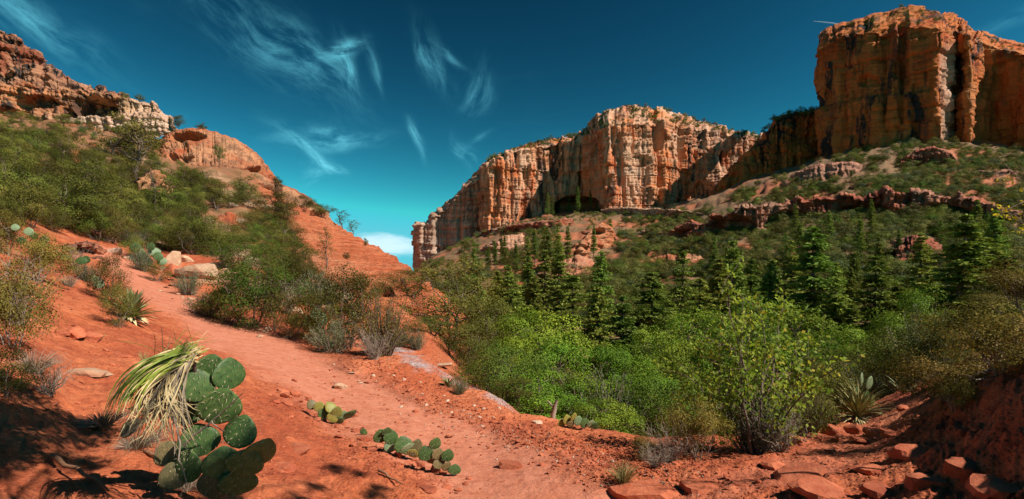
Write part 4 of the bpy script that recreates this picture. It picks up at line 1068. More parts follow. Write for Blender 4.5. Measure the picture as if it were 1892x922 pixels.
# bushes along the rims of the mesa, shoulder and butte
def rim_bushes(st, vi, di, off, n, umin, umax, rr):
    U = [s[0] for s in st]
    for i in range(n):
        u = rng.uniform(umin, umax); k = np.searchsorted(U, u)
        k = min(max(k, 1), len(st) - 1); f = (u - U[k - 1]) / (U[k] - U[k - 1] + 1e-9)
        v = st[k - 1][vi] * (1 - f) + st[k][vi] * f; d = st[k - 1][-1] * (1 - f) + st[k][-1] * f
        t = rng.rand()
        v2 = (st[k - 1][vi - 1] * (1 - f) + st[k][vi - 1] * f)
        dd = d + off[0] + (off[1] - off[0]) * t
        p = at(u, v2 * (1 - t) + v * t + 1.5, dd)
        r = rng.uniform(*rr); mass.append((*p, r, r * rng.uniform(.9, 1.8)))
rim_bushes([s for s in mesa_st if s[0] >= 890], 3, 4, (5, 38), 330, 900, 1440, (1.6, 3.6))
rim_bushes(sst_, 3, 4, (8, 30), 60, 1390, 1530, (1.4, 2.8))
rim_bushes([(a, b, c, e, f) for a, b, c, e, _, f in bst[4:]], 3, 4, (12, 40), 110, 1560, 1900, (.8, 1.8))


def scrub_mass(name, pts, protos, label):
    """one object: a few bushes in its own mesh, set out on its own points by geometry nodes"""
    Vs, Qs, pk, tint, ps, n0 = [], [], [], [], [], 0
    mats = []; mi = []
    for k, (me, Hh, Rr) in enumerate(protos):
        v = np.empty(len(me.vertices) * 3, np.float32); me.vertices.foreach_get('co', v); v = v.reshape(-1, 3) / [Rr, Rr, Hh]
        q = np.empty(len(me.loops), np.int32); me.loops.foreach_get('vertex_index', q); q = q.reshape(-1, 4)
        tt = np.empty(len(v), np.float32); me.attributes['tint'].data.foreach_get('value', tt)
        Vs.append(v); Qs.append(q + n0); n0 += len(v); pk.append(np.full(len(v), k)); tint.append(tt)
        mats.append(me.materials[0]); mi.append(np.full(len(q), k))
    P = np.array(pts); N = len(P)
    Vs.append(P[:, :3]); pk.append(np.full(N, -1)); tint.append(np.zeros(N))
    tot = n0 + N
    sc = np.ones((tot, 3)); sc[n0:, 0] = sc[n0:, 1] = P[:, 3]; sc[n0:, 2] = P[:, 4]
    ro = np.zeros((tot, 3)); ro[n0:, 2] = rng.rand(N) * 6.283; ro[n0:, :2] = rng.normal(size=(N, 2)) * .08
    pid = np.full(tot, -1.0); pid[n0:] = rng.randint(0, len(protos), N)
    me = mk_mesh(name, np.concatenate(Vs), np.concatenate(Qs), False, {'tint': np.concatenate(tint), 'proto': np.concatenate(pk), 'pick': pid}, mats)
    me.polygons.foreach_set('material_index', np.concatenate(mi).astype(np.int32))
    for an, av in (('psize', sc), ('pturn', ro)):
        at_ = me.attributes.new(an, 'FLOAT_VECTOR', 'POINT'); at_.data.foreach_set('vector', av.astype(np.float32).ravel())
    o = add(name, me, label=label, kind='stuff')
    ng = bpy.data.node_groups.new('scatter_bushes', 'GeometryNodeTree')
    ng.interface.new_socket('Geometry', in_out='INPUT', socket_type='NodeSocketGeometry'); ng.interface.new_socket('Geometry', in_out='OUTPUT', socket_type='NodeSocketGeometry')
    nd, lk = ng.nodes, ng.links
    gi, go = nd.new('NodeGroupInput'), nd.new('NodeGroupOutput'); jn = nd.new('GeometryNodeJoinGeometry')
    def named(an, ty):
        n = nd.new('GeometryNodeInputNamedAttribute'); n.data_type = ty; n.inputs[0].default_value = an; return n.outputs[0]
    def eq(sock, val):
        n = nd.new('FunctionNodeCompare'); n.data_type = 'FLOAT'; n.operation = 'EQUAL'; lk.new(sock, n.inputs[0]); n.inputs[1].default_value = val; n.inputs[12].default_value = .1; return n.outputs[0]
    def sep(val):
        n = nd.new('GeometryNodeSeparateGeometry'); n.domain = 'POINT'; lk.new(gi.outputs[0], n.inputs[0]); lk.new(eq(named('proto', 'FLOAT'), val), n.inputs[1]); return n.outputs[0]
    pts_s = sep(-1)
    for k in range(len(protos)):
        ip = nd.new('GeometryNodeInstanceOnPoints')
        lk.new(pts_s, ip.inputs['Points']); lk.new(eq(named('pick', 'FLOAT'), k), ip.inputs['Selection']); lk.new(sep(k), ip.inputs['Instance'])
        er = nd.new('FunctionNodeEulerToRotation'); lk.new(named('pturn', 'FLOAT_VECTOR'), er.inputs[0]); lk.new(er.outputs[0], ip.inputs['Rotation'])
        lk.new(named('psize', 'FLOAT_VECTOR'), ip.inputs['Scale'])
        lk.new(ip.outputs[0], jn.inputs[0])
    lk.new(jn.outputs[0], go.inputs[0])
    md = o.modifiers.new('scatter', 'NODES'); md.node_group = ng
    return o


far_kit = [broadleaf(700 + k, 1.5, 1.1, 16, 1500, .10, .02, 1, lmat=lm, twig=False, crad=(.26, .46), hollow=.75, shape=.4)[1] for k, lm in enumerate(['farscrub', 'juniper', 'sage', 'farscrub', 'farscrub', 'bushgreen'])]
scrub_mass('shrubbery', mass, [(m_, 1.5, 1.1) for m_ in far_kit], 'olive and grey-green scrub covering the far slopes and cliff rims')
def SLM(u, v):
    return rel([(900, 455, 'pale bench below the mesa'), (940, 500, 'left end of the fir stand'), (1000, 470, 'top of the pink sloping slab'), (1030, 520, 'foot of the pink sloping slab'), (1090, 450, 'stacked orange outcrop'), (1130, 490, 'foot of the stacked outcrop'), (1240, 478, 'low pinkish slab'), (1270, 440, 'dark red outcrop'), (1350, 450, 'left end of the long ledge'), (1450, 440, 'middle of the long ledge'), (1560, 430, 'tall lone fir'), (1690, 470, 'broken red cliff patch'), (1800, 440, 'right end of the long ledge'), (1400, 510, 'red bank between the trunks')], u, v).replace('left of ', 'left of the ').replace('right of ', 'right of the ').replace('below ', 'below the ').replace('above ', 'above the ').replace('beside ', 'beside the ')
# little firs on the far slope
for i in range(32):
    u = rng.uniform(870, 1130) if i < 18 else rng.uniform(1130, 1850)
    v = (505 - (u - 870) * .12 + rng.uniform(-22, 20)) if i < 18 else rng.uniform(430, 520)
    p, d = hit(u, v, 100)
    h = rng.uniform(8, 15) if i < 18 else rng.uniform(6, 11)
    plant('fir', p, h, h * .15, 'small dark fir far ' + (SLM(u, v)) if i < 18 else 'small fir ' + SLM(u, v), 'distant slope firs' if i < 18 else 'right slope firs')
for u, v, h in [(838, 366, 0), (1012, 400, 26), (1020, 400, 22), (1068, 394, 30), (1052, 392, 20), (1092, 388, 24), (1128, 384, 18)]:
    if h:
        p, d = hit(u, v, 300)
        plant('fir', p, h, h * .13, 'thin fir against the shadowed corner of the mesa', 'firs under the mesa wall')

# ---------------------------------------------------------------- rocks
def rock_mesh(seed, kind, mat, sub=3):
    rng = np.random.RandomState(seed)
    import bmesh
    bm = bmesh.new(); bmesh.ops.create_icosphere(bm, subdivisions=sub, radius=1.0)
    V = np.array([v.co[:] for v in bm.verts]); T = np.array([[v.index for v in f.verts] for f in bm.faces]); bm.free()
    dr_ = unit(V)
    if kind == 'slab':
        an = np.sort(rng.rand(7) * 2 * np.pi)
        n = np.concatenate([np.stack([np.cos(an), np.sin(an), rng.uniform(-.35, .35, 7)], -1), [[rng.normal() * .06, rng.normal() * .06, 1], [rng.normal() * .05, rng.normal() * .05, -1], [.35 * rng.normal(), .35 * rng.normal(), 1]]])
        h = np.concatenate([rng.uniform(.7, 1.0, 7), [.26, .26, .30]])
    else:
        n = rdir(rng, 15); h = rng.uniform(.62, 1.0, 15)
    n = unit(n)
    dt_ = dr_ @ n.T
    r = np.min(np.where(dt_ > .05, h / np.maximum(dt_, .05), 9), 1)
    r = np.minimum(r, 1.25)
    P = dr_ * r[:, None]
    q = P * 2.3 + seed
    P = P * (1 + .07 * fbm(q[:, 0], q[:, 1], q[:, 2], 4, .6))[:, None]
    P[:, 2] += .02 * np.sin(P[:, 2] * 30)
    return mk_mesh('stone', P, T, False, None, [mat])


RK = {}
for mk in ('red_rock', 'tan_rock', 'pale_rock'):
    for k in range(4):
        RK[mk, 'slab', k] = rock_mesh(500 + k, 'slab', M[mk])
        RK[mk, 'block', k] = rock_mesh(520 + k, 'block', M[mk])
        RK[mk, 'chip', k] = rock_mesh(540 + k, 'slab' if k % 2 else 'block', M[mk], 2)


def rock(u, v, wpx, hpx, mat, shape, label, group=None, k=None, tilt=.12, sink=.35, name=None, yaw=None, asp=None):
    p, d = hit(u, v)
    s = d / F
    w, h = wpx * s * .5, hpx * s * .5 * (.5 if shape == 'slab' else .75)
    k = prng.randrange(4) if k is None else k
    o = add(name or ('boulder' if wpx > 45 and shape == 'block' else 'flat_stone' if shape == 'slab' and wpx > 30 else 'stone'), RK[mat, shape, k], None, label, 'rock', group)
    zs = h / (.28 if shape == 'slab' else .8)
    o.location = (p[0], p[1] + w * .3, p[2] + h * (1 - 2 * (sink + (.14 if shape == 'slab' else 0))))
    o.rotation_euler = (prng.uniform(-tilt, tilt), prng.uniform(-tilt, tilt), prng.uniform(0, 6.28) if yaw is None else yaw)
    o.scale = (w, w * (asp or prng.uniform(.7, 1.0)), zs)
    return o


for a in [
    (1190, 914, 165, 46, 'red_rock', 'slab', 'wide red slab at the bottom edge beside the grass tuft', 0), (1305, 908, 92, 42, 'red_rock', 'slab', 'wedge shaped red slab right of the wide bottom slab', 1),
    (1482, 888, 130, 50, 'red_rock', 'slab', 'thick red slab with a dark undercut front on the path', 2), (1545, 915, 165, 34, 'red_rock', 'slab', 'broad flat slab at the bottom of the right path', 3),
    (1612, 872, 72, 30, 'red_rock', 'slab', 'small tilted slab right of the thick undercut slab', 0), (1735, 898, 120, 46, 'red_rock', 'slab', 'shaded slab under the right bank', 1), (1432, 862, 66, 22, 'red_rock', 'slab', 'thin slab touching the left of the thick undercut slab', 2),
    (1368, 896, 46, 14, 'red_rock', 'slab', 'small flat stone between the two bottom slabs', 3), (1492, 818, 58, 22, 'red_rock', 'slab', 'flat stone at the foot of the sapling thicket', 0), (1545, 806, 46, 34, 'red_rock', 'block', 'angular red block in the step below the yucca', 1),
    (1512, 808, 34, 20, 'red_rock', 'slab', 'leaning flake left of the angular block', 2), (1582, 800, 40, 26, 'red_rock', 'block', 'blunt red block right of the angular block', 3), (1564, 812, 34, 14, 'red_rock', 'slab', 'flat chip in front of the red step', 0),
    (1622, 800, 50, 20, 'red_rock', 'slab', 'flat step stone across the upper path', 1), (1648, 804, 40, 34, 'red_rock', 'slab', 'dark block where the path meets the right bank', 2), (1600, 815, 46, 12, 'red_rock', 'slab', 'low sill of stone in the middle of the path', 3),
    (1690, 840, 60, 40, 'red_rock', 'slab', 'shaded rock low on the right bank', 0), (1800, 870, 90, 50, 'red_rock', 'slab', 'rock jutting from the shaded right bank', 1), (1850, 905, 110, 46, 'red_rock', 'slab', 'slab at the lower right corner', 2), (1640, 912, 90, 30, 'red_rock', 'slab', 'slab half in shadow at the bottom right', 3), (1785, 800, 40, 30, 'red_rock', 'slab', 'small rock under the brown bush', 1),
    (392, 494, 93, 40, 'tan_rock', 'slab', 'large flat tan boulder beside the upper trail', 0), (368, 512, 79, 48, 'tan_rock', 'block', 'tan boulder propping the large flat boulder', 1), (318, 488, 38, 45, 'tan_rock', 'block', 'brown boulder left of the large flat boulder', 2),
    (314, 506, 36, 32, 'red_rock', 'block', 'reddish boulder at the trail edge under the brown boulder', 3), (464, 492, 31, 35, 'pale_rock', 'block', 'pale upright boulder right of the large flat boulder', 0), (414, 508, 36, 22, 'tan_rock', 'block', 'small tan boulder under the large flat boulder', 1),
    (342, 484, 26, 20, 'tan_rock', 'block', 'tan stone wedged behind the brown boulder', 2), (300, 500, 18, 14, 'tan_rock', 'block', 'little stone left of the reddish boulder', 3), (290, 478, 20, 16, 'tan_rock', 'block', 'stone among the cactus pads above the trail', 0),
    (155, 690, 96, 26, 'tan_rock', 'slab', 'tan flat slab set in the left bank', 1), (222, 658, 30, 14, 'red_rock', 'slab', 'loose red flake on the left bank', 2), (132, 622, 44, 30, 'red_rock', 'block', 'red block exposed in the left bank', 3), (165, 628, 30, 26, 'red_rock', 'block', 'dark red block right of the exposed block', 0), (108, 616, 30, 20, 'red_rock', 'slab', 'red slab over the exposed block', 1),
    (625, 718, 30, 18, 'tan_rock', 'block', 'single tan stone lying on the trail', 2), (945, 866, 62, 26, 'red_rock', 'slab', 'flat red stone at the right edge of the trail', 3), (812, 676, 52, 14, 'tan_rock', 'slab', 'long tan slab on the bleached streak', 0),
    (570, 560, 34, 24, 'tan_rock', 'block', 'tan boulder between the grey bush and the cactus', 1), (600, 575, 30, 22, 'tan_rock', 'block', 'tan boulder above the small green cactus', 2), (545, 575, 44, 26, 'tan_rock', 'slab', 'tan ledge stone under the mid bushes', 3), (630, 545, 40, 22, 'pale_rock', 'slab', 'pale slab at the foot of the red slickrock', 0),
    (430, 378, 22, 10, 'pale_rock', 'slab', 'white slab lying in the scrub below the orange dome', 1), (440, 412, 18, 14, 'pale_rock', 'block', 'white block in the scrub above the boulders', 2), (172, 392, 44, 24, 'tan_rock', 'slab', 'tan slab in the scrub left of the outcrop', 3), (195, 410, 34, 26, 'tan_rock', 'block', 'tan rock below the slab in the scrub', 0),
    (190, 442, 40, 20, 'tan_rock', 'slab', 'tan stone above the head of the trail', 1), (210, 468, 30, 18, 'pale_rock', 'block', 'pale rubble block at the head of the trail', 2), (238, 478, 18, 12, 'pale_rock', 'block', 'pale cobble beside the head of the trail', 3), (1005, 672, 1, 1, 'pale_rock', 'block', '', 0),
    (995, 782, 22, 14, 'pale_rock', 'slab', 'pale stone near the row of yellow cactus pads', 1), (545, 832, 60, 18, 'red_rock', 'slab', 'flush red slab in the sandy foreground', 2), (515, 870, 70, 26, 'red_rock', 'slab', 'flush red slab right of the big cactus', 3), (790, 905, 44, 18, 'red_rock', 'slab', 'loose slab at the bottom of the debris line', 0), (775, 862, 34, 24, 'red_rock', 'slab', 'red slab below the trailside cactus', 1), (735, 845, 24, 20, 'red_rock', 'block', 'angular stone propping the trailside cactus', 2), (672, 812, 30, 16, 'red_rock', 'slab', 'split slab on the trail side', 3)]:
    if a[6]: rock(a[0], a[1], a[2] * (.85 if a[1] > 840 else 1), *a[3:7], k=a[7])

rng = np.random.RandomState(9)
def band(pts, spread, n):
    out = []
    P = np.array(pts, float)
    for i in range(n):
        t = rng.rand() * (len(P) - 1); k = int(t); f = t - k
        q = P[k] * (1 - f) + P[k + 1] * f + rng.normal(size=2) * spread
        out.append(q)
    return out
groups = [
    (band([(500, 728), (560, 745), (640, 790), (700, 830), (790, 872), (880, 905)], (16, 12), 85), 'red_rock', 'angular red stone in the rubble line left of the trail', 'rubble left of the trail', (7, 20)),
    (band([(640, 672), (740, 722), (830, 770), (920, 800), (1020, 830), (1120, 850)], (40, 16), 70), 'red_rock', 'small red stone on the stony slope right of the trail', 'rubble right of the trail', (6, 15)),
    (band([(640, 672), (740, 712), (830, 755), (920, 790), (1000, 790)], (40, 16), 34), 'pale_rock', 'small pale stone among the red rubble right of the trail', 'pale stones right of the trail', (5, 11)),
    (band([(1130, 880), (1250, 860), (1400, 900), (1600, 830), (1640, 770)], (40, 12), 34), 'red_rock', 'loose red stone on the right path', 'stones on the right path', (6, 18)),
    (band([(210, 470), (290, 505), (330, 540), (380, 565), (460, 610), (560, 632), (620, 650)], (14, 7), 44), 'tan_rock', 'tan stone along the upper edge of the trail', 'stones edging the upper trail', (6, 15)),
    (band([(100, 540), (160, 600), (200, 650), (140, 720), (60, 800)], (26, 20), 26), 'red_rock', 'crumbled red stone on the left bank', 'stones of the left bank', (6, 14))]
for pl, mt, lb, gp, sz in groups:
    for (u, v) in pl:
        if v > 925 or u < 0: continue
        w = rng.uniform(*sz) * (1 + .4 * (rng.rand() < .12))
        rock(u, v, w, w * rng.uniform(.35, .75), mt, 'chip', lb, gp, tilt=.4, sink=.25, name='stone')

# gravel: too small to pick apart
OCT = np.array([[1, 0, 0], [-1, 0, 0], [0, 1, 0], [0, -1, 0], [0, 0, 1], [0, 0, -1]], float)
OT = np.array([[0, 2, 4], [2, 1, 4], [1, 3, 4], [3, 0, 4], [2, 0, 5], [1, 2, 5], [3, 1, 5], [0, 3, 5]])
def gravel(label, n, pts_fn, mat, size):
    Vs, Ts = [], []
    for i in range(n):
        u, v = pts_fn()
        if v > 935 or u < -20 or u > 1910: continue
        p, d = hit(u, v)
        if d > 34: continue
        x = lookup(attrs['trail'], p[0], p[1])
        if rng.rand() < x * .85: continue
        s = rng.uniform(*size) * (.6 + d / 16.)
        A_ = np.linalg.qr(rng.normal(size=(3, 3)))[0]
        W = (OCT * rng.uniform(.6, 1.3, (6, 1)) * [1, .8, .5]) @ A_.T * [1, 1, .75]
        Vs.append(W * s + p + [0, 0, s * .2]); Ts.append(OT + 6 * (len(Vs) - 1))
    add('gravel', mk_mesh('gravel', np.concatenate(Vs), np.concatenate(Ts), False, None, [mat]), label=label, kind='stuff')
slope_b = lambda: band([(620, 670), (740, 725), (830, 775), (920, 805), (1020, 830), (1140, 860), (1300, 900)], (50, 22), 1)[0]
left_b = lambda: band([(480, 725), (560, 755), (640, 800), (700, 840), (790, 885), (880, 920)], (26, 20), 1)[0] if rng.rand() < .6 else (rng.uniform(0, 520), rng.uniform(560, 930))
right_b = lambda: (rng.uniform(1080, 1892), rng.uniform(770, 930))
gravel('red gravel strewn over the slope right of the trail', 2400, slope_b, M['red_rock'], (.012, .04))
gravel('red gravel along the left of the trail and on the bank', 1900, left_b, M['red_rock'], (.008, .028))
gravel('red gravel on the right path and bank', 1500, right_b, M['red_rock'], (.008, .03))
gravel('pale gravel flecks on the slope', 420, slope_b, M['pale_rock'], (.012, .03))

# ---------------------------------------------------------------- cacti
def pad_mesh():
    nz, na = 13, 16
    t = np.linspace(0, 1, nz); th = np.linspace(0, 2 * np.pi, na, endpoint=False)
    w = .5 * np.sin(np.pi * np.clip(t, 0.012, .988) ** .78) ** .62 * (.93 + .07 * t)
    tk = .075 * np.sin(np.pi * np.clip(t, .01, .99)) ** .5 + .004
    V = np.stack([w[:, None] * np.cos(th), tk[:, None] * np.sin(th), np.repeat(t[:, None], na, 1)], -1)
    i = np.arange(nz * na).reshape(nz, na); j = np.roll(i, -1, 1)
    Q = np.stack([i[:-1], j[:-1], j[1:], i[1:]], -1).reshape(-1, 4)
    return V.reshape(-1, 3), Q


def spine_mesh():
    r = np.random.RandomState(3); V, Q = [], []
    for a in range(6):
        for b in range(5):
            z = .14 + .15 * a + r.normal() * .01; hw = .5 * math.sin(math.pi * z ** .78) ** .62 * .9
            x = (-1 + 2 * (b + .5 * (a % 2)) / 4.6) * hw
            if abs(x) > hw: continue
            for sg in (-1, 1):
                for q in range(3):
                    y = sg * .07 * math.sqrt(max(0.05, 1 - (x / (hw / .9)) ** 2))
                    dn = unit(np.array([r.normal() * .7, sg * 1.0, r.normal() * .7 - .2])) * r.uniform(.07, .16)
                    p = np.array([x, y, z]); s = unit(np.cross(dn, [.3, .2, 1])) * .006
                    V += [p - s, p + s, p + dn + s * .2, p + dn - s * .2]
                    k = len(V) - 4; Q.append([k, k + 1, k + 2, k + 3])
    return np.array(V), np.array(Q)


def mat_pad(name, c1, c2, edge):
    m, t, b = new_mat(name)
    P = t.obco()
    oi = t.n.new('ShaderNodeObjectInfo').outputs['Random']
    n = t.noise(t.vmath('ADD', P, (0, 0, 0)), 5, 5, .65)
    c = t.mix(t.ramp(n, .3, .7), c1, c2)
    vo = t.voro(t.scale(P, (1, .25, 1)), 8.5, 0, 'F1', .35)
    c = t.mix(t.ramp(vo, .10, .045), c, edge)
    c = t.mix(t.ramp(t.noise(P, 2.5, 4, .7), .58, .72), c, edge)
    c = t.mix(1, c, t.mix(oi, (.72, .78, .75), (1.2, 1.1, 1.05)), 'MULTIPLY')
    t.put(b.inputs['Base Color'], c); b.inputs['Roughness'].default_value = .5
    bump(t, b, t.ramp(vo, .13, .03), .5, .02)
    return m


PV, PQ = pad_mesh(); SV, SQ = spine_mesh()
M['pad'] = mat_pad('cactus_green', (.036, .08, .022), (.078, .14, .038), (.24, .18, .08))
M['pad_y'] = mat_pad('cactus_yellowing', (.22, .22, .05), (.36, .31, .06), (.24, .15, .06))
M['pad_b'] = mat_pad('cactus_browned', (.11, .10, .04), (.20, .15, .07), (.12, .07, .04))
M['pad_p'] = mat_pad('cactus_pale', (.16, .24, .13), (.24, .32, .17), (.30, .24, .12))
M['spine'] = mat_plain('cactus_spine', (.30, .22, .13), (.55, .45, .30), 5)
PADM = {}
for k in ('pad', 'pad_y', 'pad_b', 'pad_p'): PADM[k] = mk_mesh('cactus_pad', PV, PQ, True, None, [M[k]])
SPM = mk_mesh('cactus_spines', SV, SQ, False, None, [M['spine']])


def cactus(pads, d, label, group=None, base=None, dj=.04, spines=True):
    """pads: (u, v centre, width px, height px, tilt deg, yaw deg, skin[, depth offset])"""
    if base is None: base = (sum(p[0] for p in pads) / len(pads), max(p[1] + p[3] * .5 for p in pads))
    b, dd = hit(*base)
    if d is None: d = dd
    t = thing('prickly_pear_cactus', tuple(b), label, 'cactus', group)
    for q in pads:
        u, v, w, h, tilt, yaw, skin = q[:7]; yaw = min(yaw + 16, 62); off = q[7] if len(q) > 7 else rng.normal() * dj
        dq = d + off
        s = dq / F
        o = add('pad', PADM[skin], t)
        Rm = Matrix.Rotation(R(yaw), 3, 'Z') @ Matrix.Rotation(R(rng.uniform(-14, 14)), 3, 'X')
        Rm = Matrix.Rotation(R(tilt), 3, 'Y') @ Rm
        up = Rm @ Vector((0, 0, 1))
        c = Vector(at(u, v, dq)) - up * (h * s * .5)
        hs = h * s * 1.08; ws = 1.1 * w * s / max(.35, abs(math.cos(R(yaw))))
        o.matrix_local = Matrix.Translation(c - Vector(b)) @ Rm.to_4x4() @ Matrix.Diagonal((ws, hs * .9, hs, 1))
        if spines: add('spines', SPM, o, kind='stuff')
    return t


cactus([(387, 689, 54, 62, 8, 20, 'pad', .06), (363, 713, 46, 56, -10, 25, 'pad', -.1), (423, 692, 30, 54, 6, 62, 'pad', .05), (350, 757, 38, 56, -16, 30, 'pad', .04), (405, 752, 64, 66, 14, 15, 'pad', -.02),
        (367, 815, 62, 56, -12, 10, 'pad', -.05), (444, 799, 56, 56, 14, -8, 'pad', -.05), (411, 856, 54, 54, 4, 20, 'pad', -.12), (452, 856, 58, 50, 22, 10, 'pad', -.16), (478, 838, 40, 60, 34, 35, 'pad', -.1),
        (348, 862, 52, 58, -8, -20, 'pad', -.1), (312, 838, 44, 42, -30, 10, 'pad_b', -.02), (240, 790, 34, 24, -62, 10, 'pad_b', .02), (322, 880, 46, 46, -18, 10, 'pad_b', -.1), (395, 896, 60, 54, 4, -14, 'pad_b', -.08), (440, 892, 54, 48, 12, 20, 'pad', -.1)],
       3.55, 'big spiny prickly pear with large dark green pads in the foreground', base=(400, 905))
cactus([(576, 748, 14, 18, -20, 20, 'pad_b'), (590, 752, 18, 18, 10, 10, 'pad_y'), (601, 763, 22, 22, -10, 20, 'pad'), (611, 753, 14, 22, -30, 30, 'pad_y'), (622, 763, 18, 24, 12, 10, 'pad_y'), (614, 772, 20, 16, 40, 0, 'pad_y'), (633, 769, 18, 20, 8, 20, 'pad_p'), (646, 766, 12, 26, 55, 30, 'pad'), (627, 777, 18, 12, 70, 20, 'pad')],
       None, 'low cactus with yellowing pads at the trail edge, uppermost of the three', 'trailside cacti')
cactus([(704, 806, 26, 24, -14, 10, 'pad'), (722, 808, 24, 24, 12, 15, 'pad'), (715, 797, 16, 14, 10, 20, 'pad'), (721, 824, 20, 24, 20, 20, 'pad_p'), (745, 822, 30, 28, -8, 10, 'pad'), (756, 830, 26, 24, 14, 20, 'pad_p'), (768, 828, 24, 30, 20, 10, 'pad_b'), (763, 838, 22, 16, 40, 10, 'pad_y')],
       None, 'low green cactus at the trail edge, middle one of the three', 'trailside cacti')
cactus([(787, 838, 26, 26, -12, 10, 'pad'), (804, 820, 20, 22, 24, 15, 'pad'), (796, 848, 24, 18, 40, 0, 'pad_b'), (809, 839, 20, 20, 10, 20, 'pad_b'), (827, 842, 22, 22, 16, 10, 'pad'), (811, 856, 20, 20, 4, 20, 'pad_b'), (825, 862, 16, 18, 30, 20, 'pad_b'), (840, 868, 22, 18, 10, 10, 'pad')],
       None, 'low green cactus at the trail edge, lowest of the three', 'trailside cacti')
cactus([(671, 797, 11, 10, 0, 10, 'pad'), (675, 800, 7, 7, 20, 20, 'pad')], None, 'tiny single padded cactus between the trailside cacti')
cactus([(1038, 782, 16, 16, -30, 10, 'pad_y'), (1048, 776, 16, 18, -8, 10, 'pad_y'), (1060, 772, 12, 18, 6, 20, 'pad_y'), (1068, 778, 16, 18, 10, 15, 'pad_p'), (1080, 782, 16, 18, -14, 10, 'pad'), (1092, 784, 16, 16, 20, 10, 'pad_p'), (1100, 787, 14, 14, 40, 10, 'pad'), (1054, 784, 14, 12, 40, 10, 'pad_b')],
       None, 'row of yellowish cactus pads at the edge of the thicket')
cactus([(1574, 712, 18, 22, -12, 20, 'pad_p'), (1592, 702, 16, 24, 10, 30, 'pad_p'), (1606, 708, 18, 24, 14, 10, 'pad_p'), (1585, 728, 20, 24, -8, 10, 'pad'), (1600, 732, 20, 24, 10, 10, 'pad'), (1612, 742, 18, 22, 22, 20, 'pad'), (1596, 750, 18, 22, 0, 20, 'pad_b')],
       11.5, 'pale cactus growing behind the yucca on the right path', base=(1596, 752), dj=.12)
cactus([(250 + 7 * i, 470 + 9 * ((i * 5) % 4) - 14, 13, 15, rng.uniform(-25, 25), rng.uniform(0, 40), ['pad', 'pad_p'][i % 2]) for i in range(8)], None, 'cactus patch above the upper trail beside the boulders', base=(275, 492), dj=.2)
cactus([(572, 594, 22, 22, -16, 10, 'pad_p'), (584, 580, 18, 22, 6, 20, 'pad_p'), (594, 590, 20, 24, 18, 15, 'pad_p'), (582, 600, 18, 16, 0, 20, 'pad')], None, 'small pale green cactus below the mid slope bushes', base=(584, 606))
cactus([(53, 428, 12, 14, 6, 20, 'pad_p'), (28, 420, 10, 12, -6, 20, 'pad_p'), (62, 436, 12, 12, 20, 10, 'pad'), (82, 443, 12, 14, 10, 10, 'pad_p'), (76, 452, 12, 12, -10, 10, 'pad'), (120, 476, 12, 12, 0, 20, 'pad_p'), (40, 444, 12, 12, 0, 10, 'pad')], 13, 'pale cactus on top of the left bank', base=(62, 455), dj=.2)
cactus([(183, 525, 13, 17, 8, 20, 'pad_p'), (176, 516, 10, 12, -14, 20, 'pad_p'), (150, 482, 16, 14, 0, 10, 'pad'), (158, 480, 10, 14, 14, 30, 'pad'), (192, 540, 12, 10, 50, 20, 'pad_y')], None, 'pale cactus in the brush left of the upper trail', base=(178, 536), dj=.15)

# ---------------------------------------------------------------- bladed plants
def blade(P, width, n=9, fold=.25, up=(0, 0, 1)):
    """strap leaf along a polyline of control points (quadratic/cubic Bezier), folded along its middle"""
    P = np.asarray(P, float); t = np.linspace(0, 1, n)[:, None]
    if len(P) == 3: c = (1 - t) ** 2 * P[0] + 2 * t * (1 - t) * P[1] + t * t * P[2]
    else: c = (1 - t) ** 3 * P[0] + 3 * t * (1 - t) ** 2 * P[1] + 3 * t * t * (1 - t) * P[2] + t ** 3 * P[3]
    tg = unit(np.gradient(c, axis=0)); sd_ = unit(np.cross(tg, np.asarray(up, float) + 1e-3)); nn = np.cross(sd_, tg)
    w = width * np.minimum(1, (1 - t) * 3.0 + .03) * (.75 + .25 * np.minimum(1, t * 5))
    V = np.stack([c - sd_ * w * .5 + nn * w * fold, c, c + sd_ * w * .5 + nn * w * fold], 1).reshape(-1, 3)
    i = np.arange(n * 3).reshape(n, 3)
    Q = np.stack([i[:-1, :-1], i[:-1, 1:], i[1:, 1:], i[1:, :-1]], -1).reshape(-1, 4)
    return V, Q


def rosette(p, Rl, n, width, mat, label, name='yucca_plant', cat='yucca', group=None, elev=(5, 85), droop=.12, dry=None, ndry=0):
    t = thing(name, tuple(p), label, cat, group)
    ms = []
    for k in range(5):
        e = rng.uniform(-.05, .1)
        ms.append(mk_mesh('blade', *blade([(0, 0, 0), (.5, e, .06), (1, e * 2, -droop * rng.uniform(0, 1.6))], width / Rl), True, None, [M[mat]]))
    md = mk_mesh('dry_blade', *blade([(0, 0, 0), (.5, 0, .02), (.95, .05, -.12)], width / Rl * .8), True, None, [M[dry or mat]])
    for k in range(n + ndry):
        dr_ = k >= n
        o = add('leaf', md if dr_ else ms[k % 5], t)
        el = R(rng.uniform(*elev)) if not dr_ else R(rng.uniform(-12, 6)); az = rng.rand() * 6.283
        L_ = Rl * rng.uniform(.7, 1.08)
        o.matrix_local = Matrix.Translation((0, 0, .03 + .04 * Rl * rng.rand())) @ Matrix.Rotation(az, 4, 'Z') @ Matrix.Rotation(-el, 4, 'Y') @ Matrix.Scale(L_, 4)
    return t


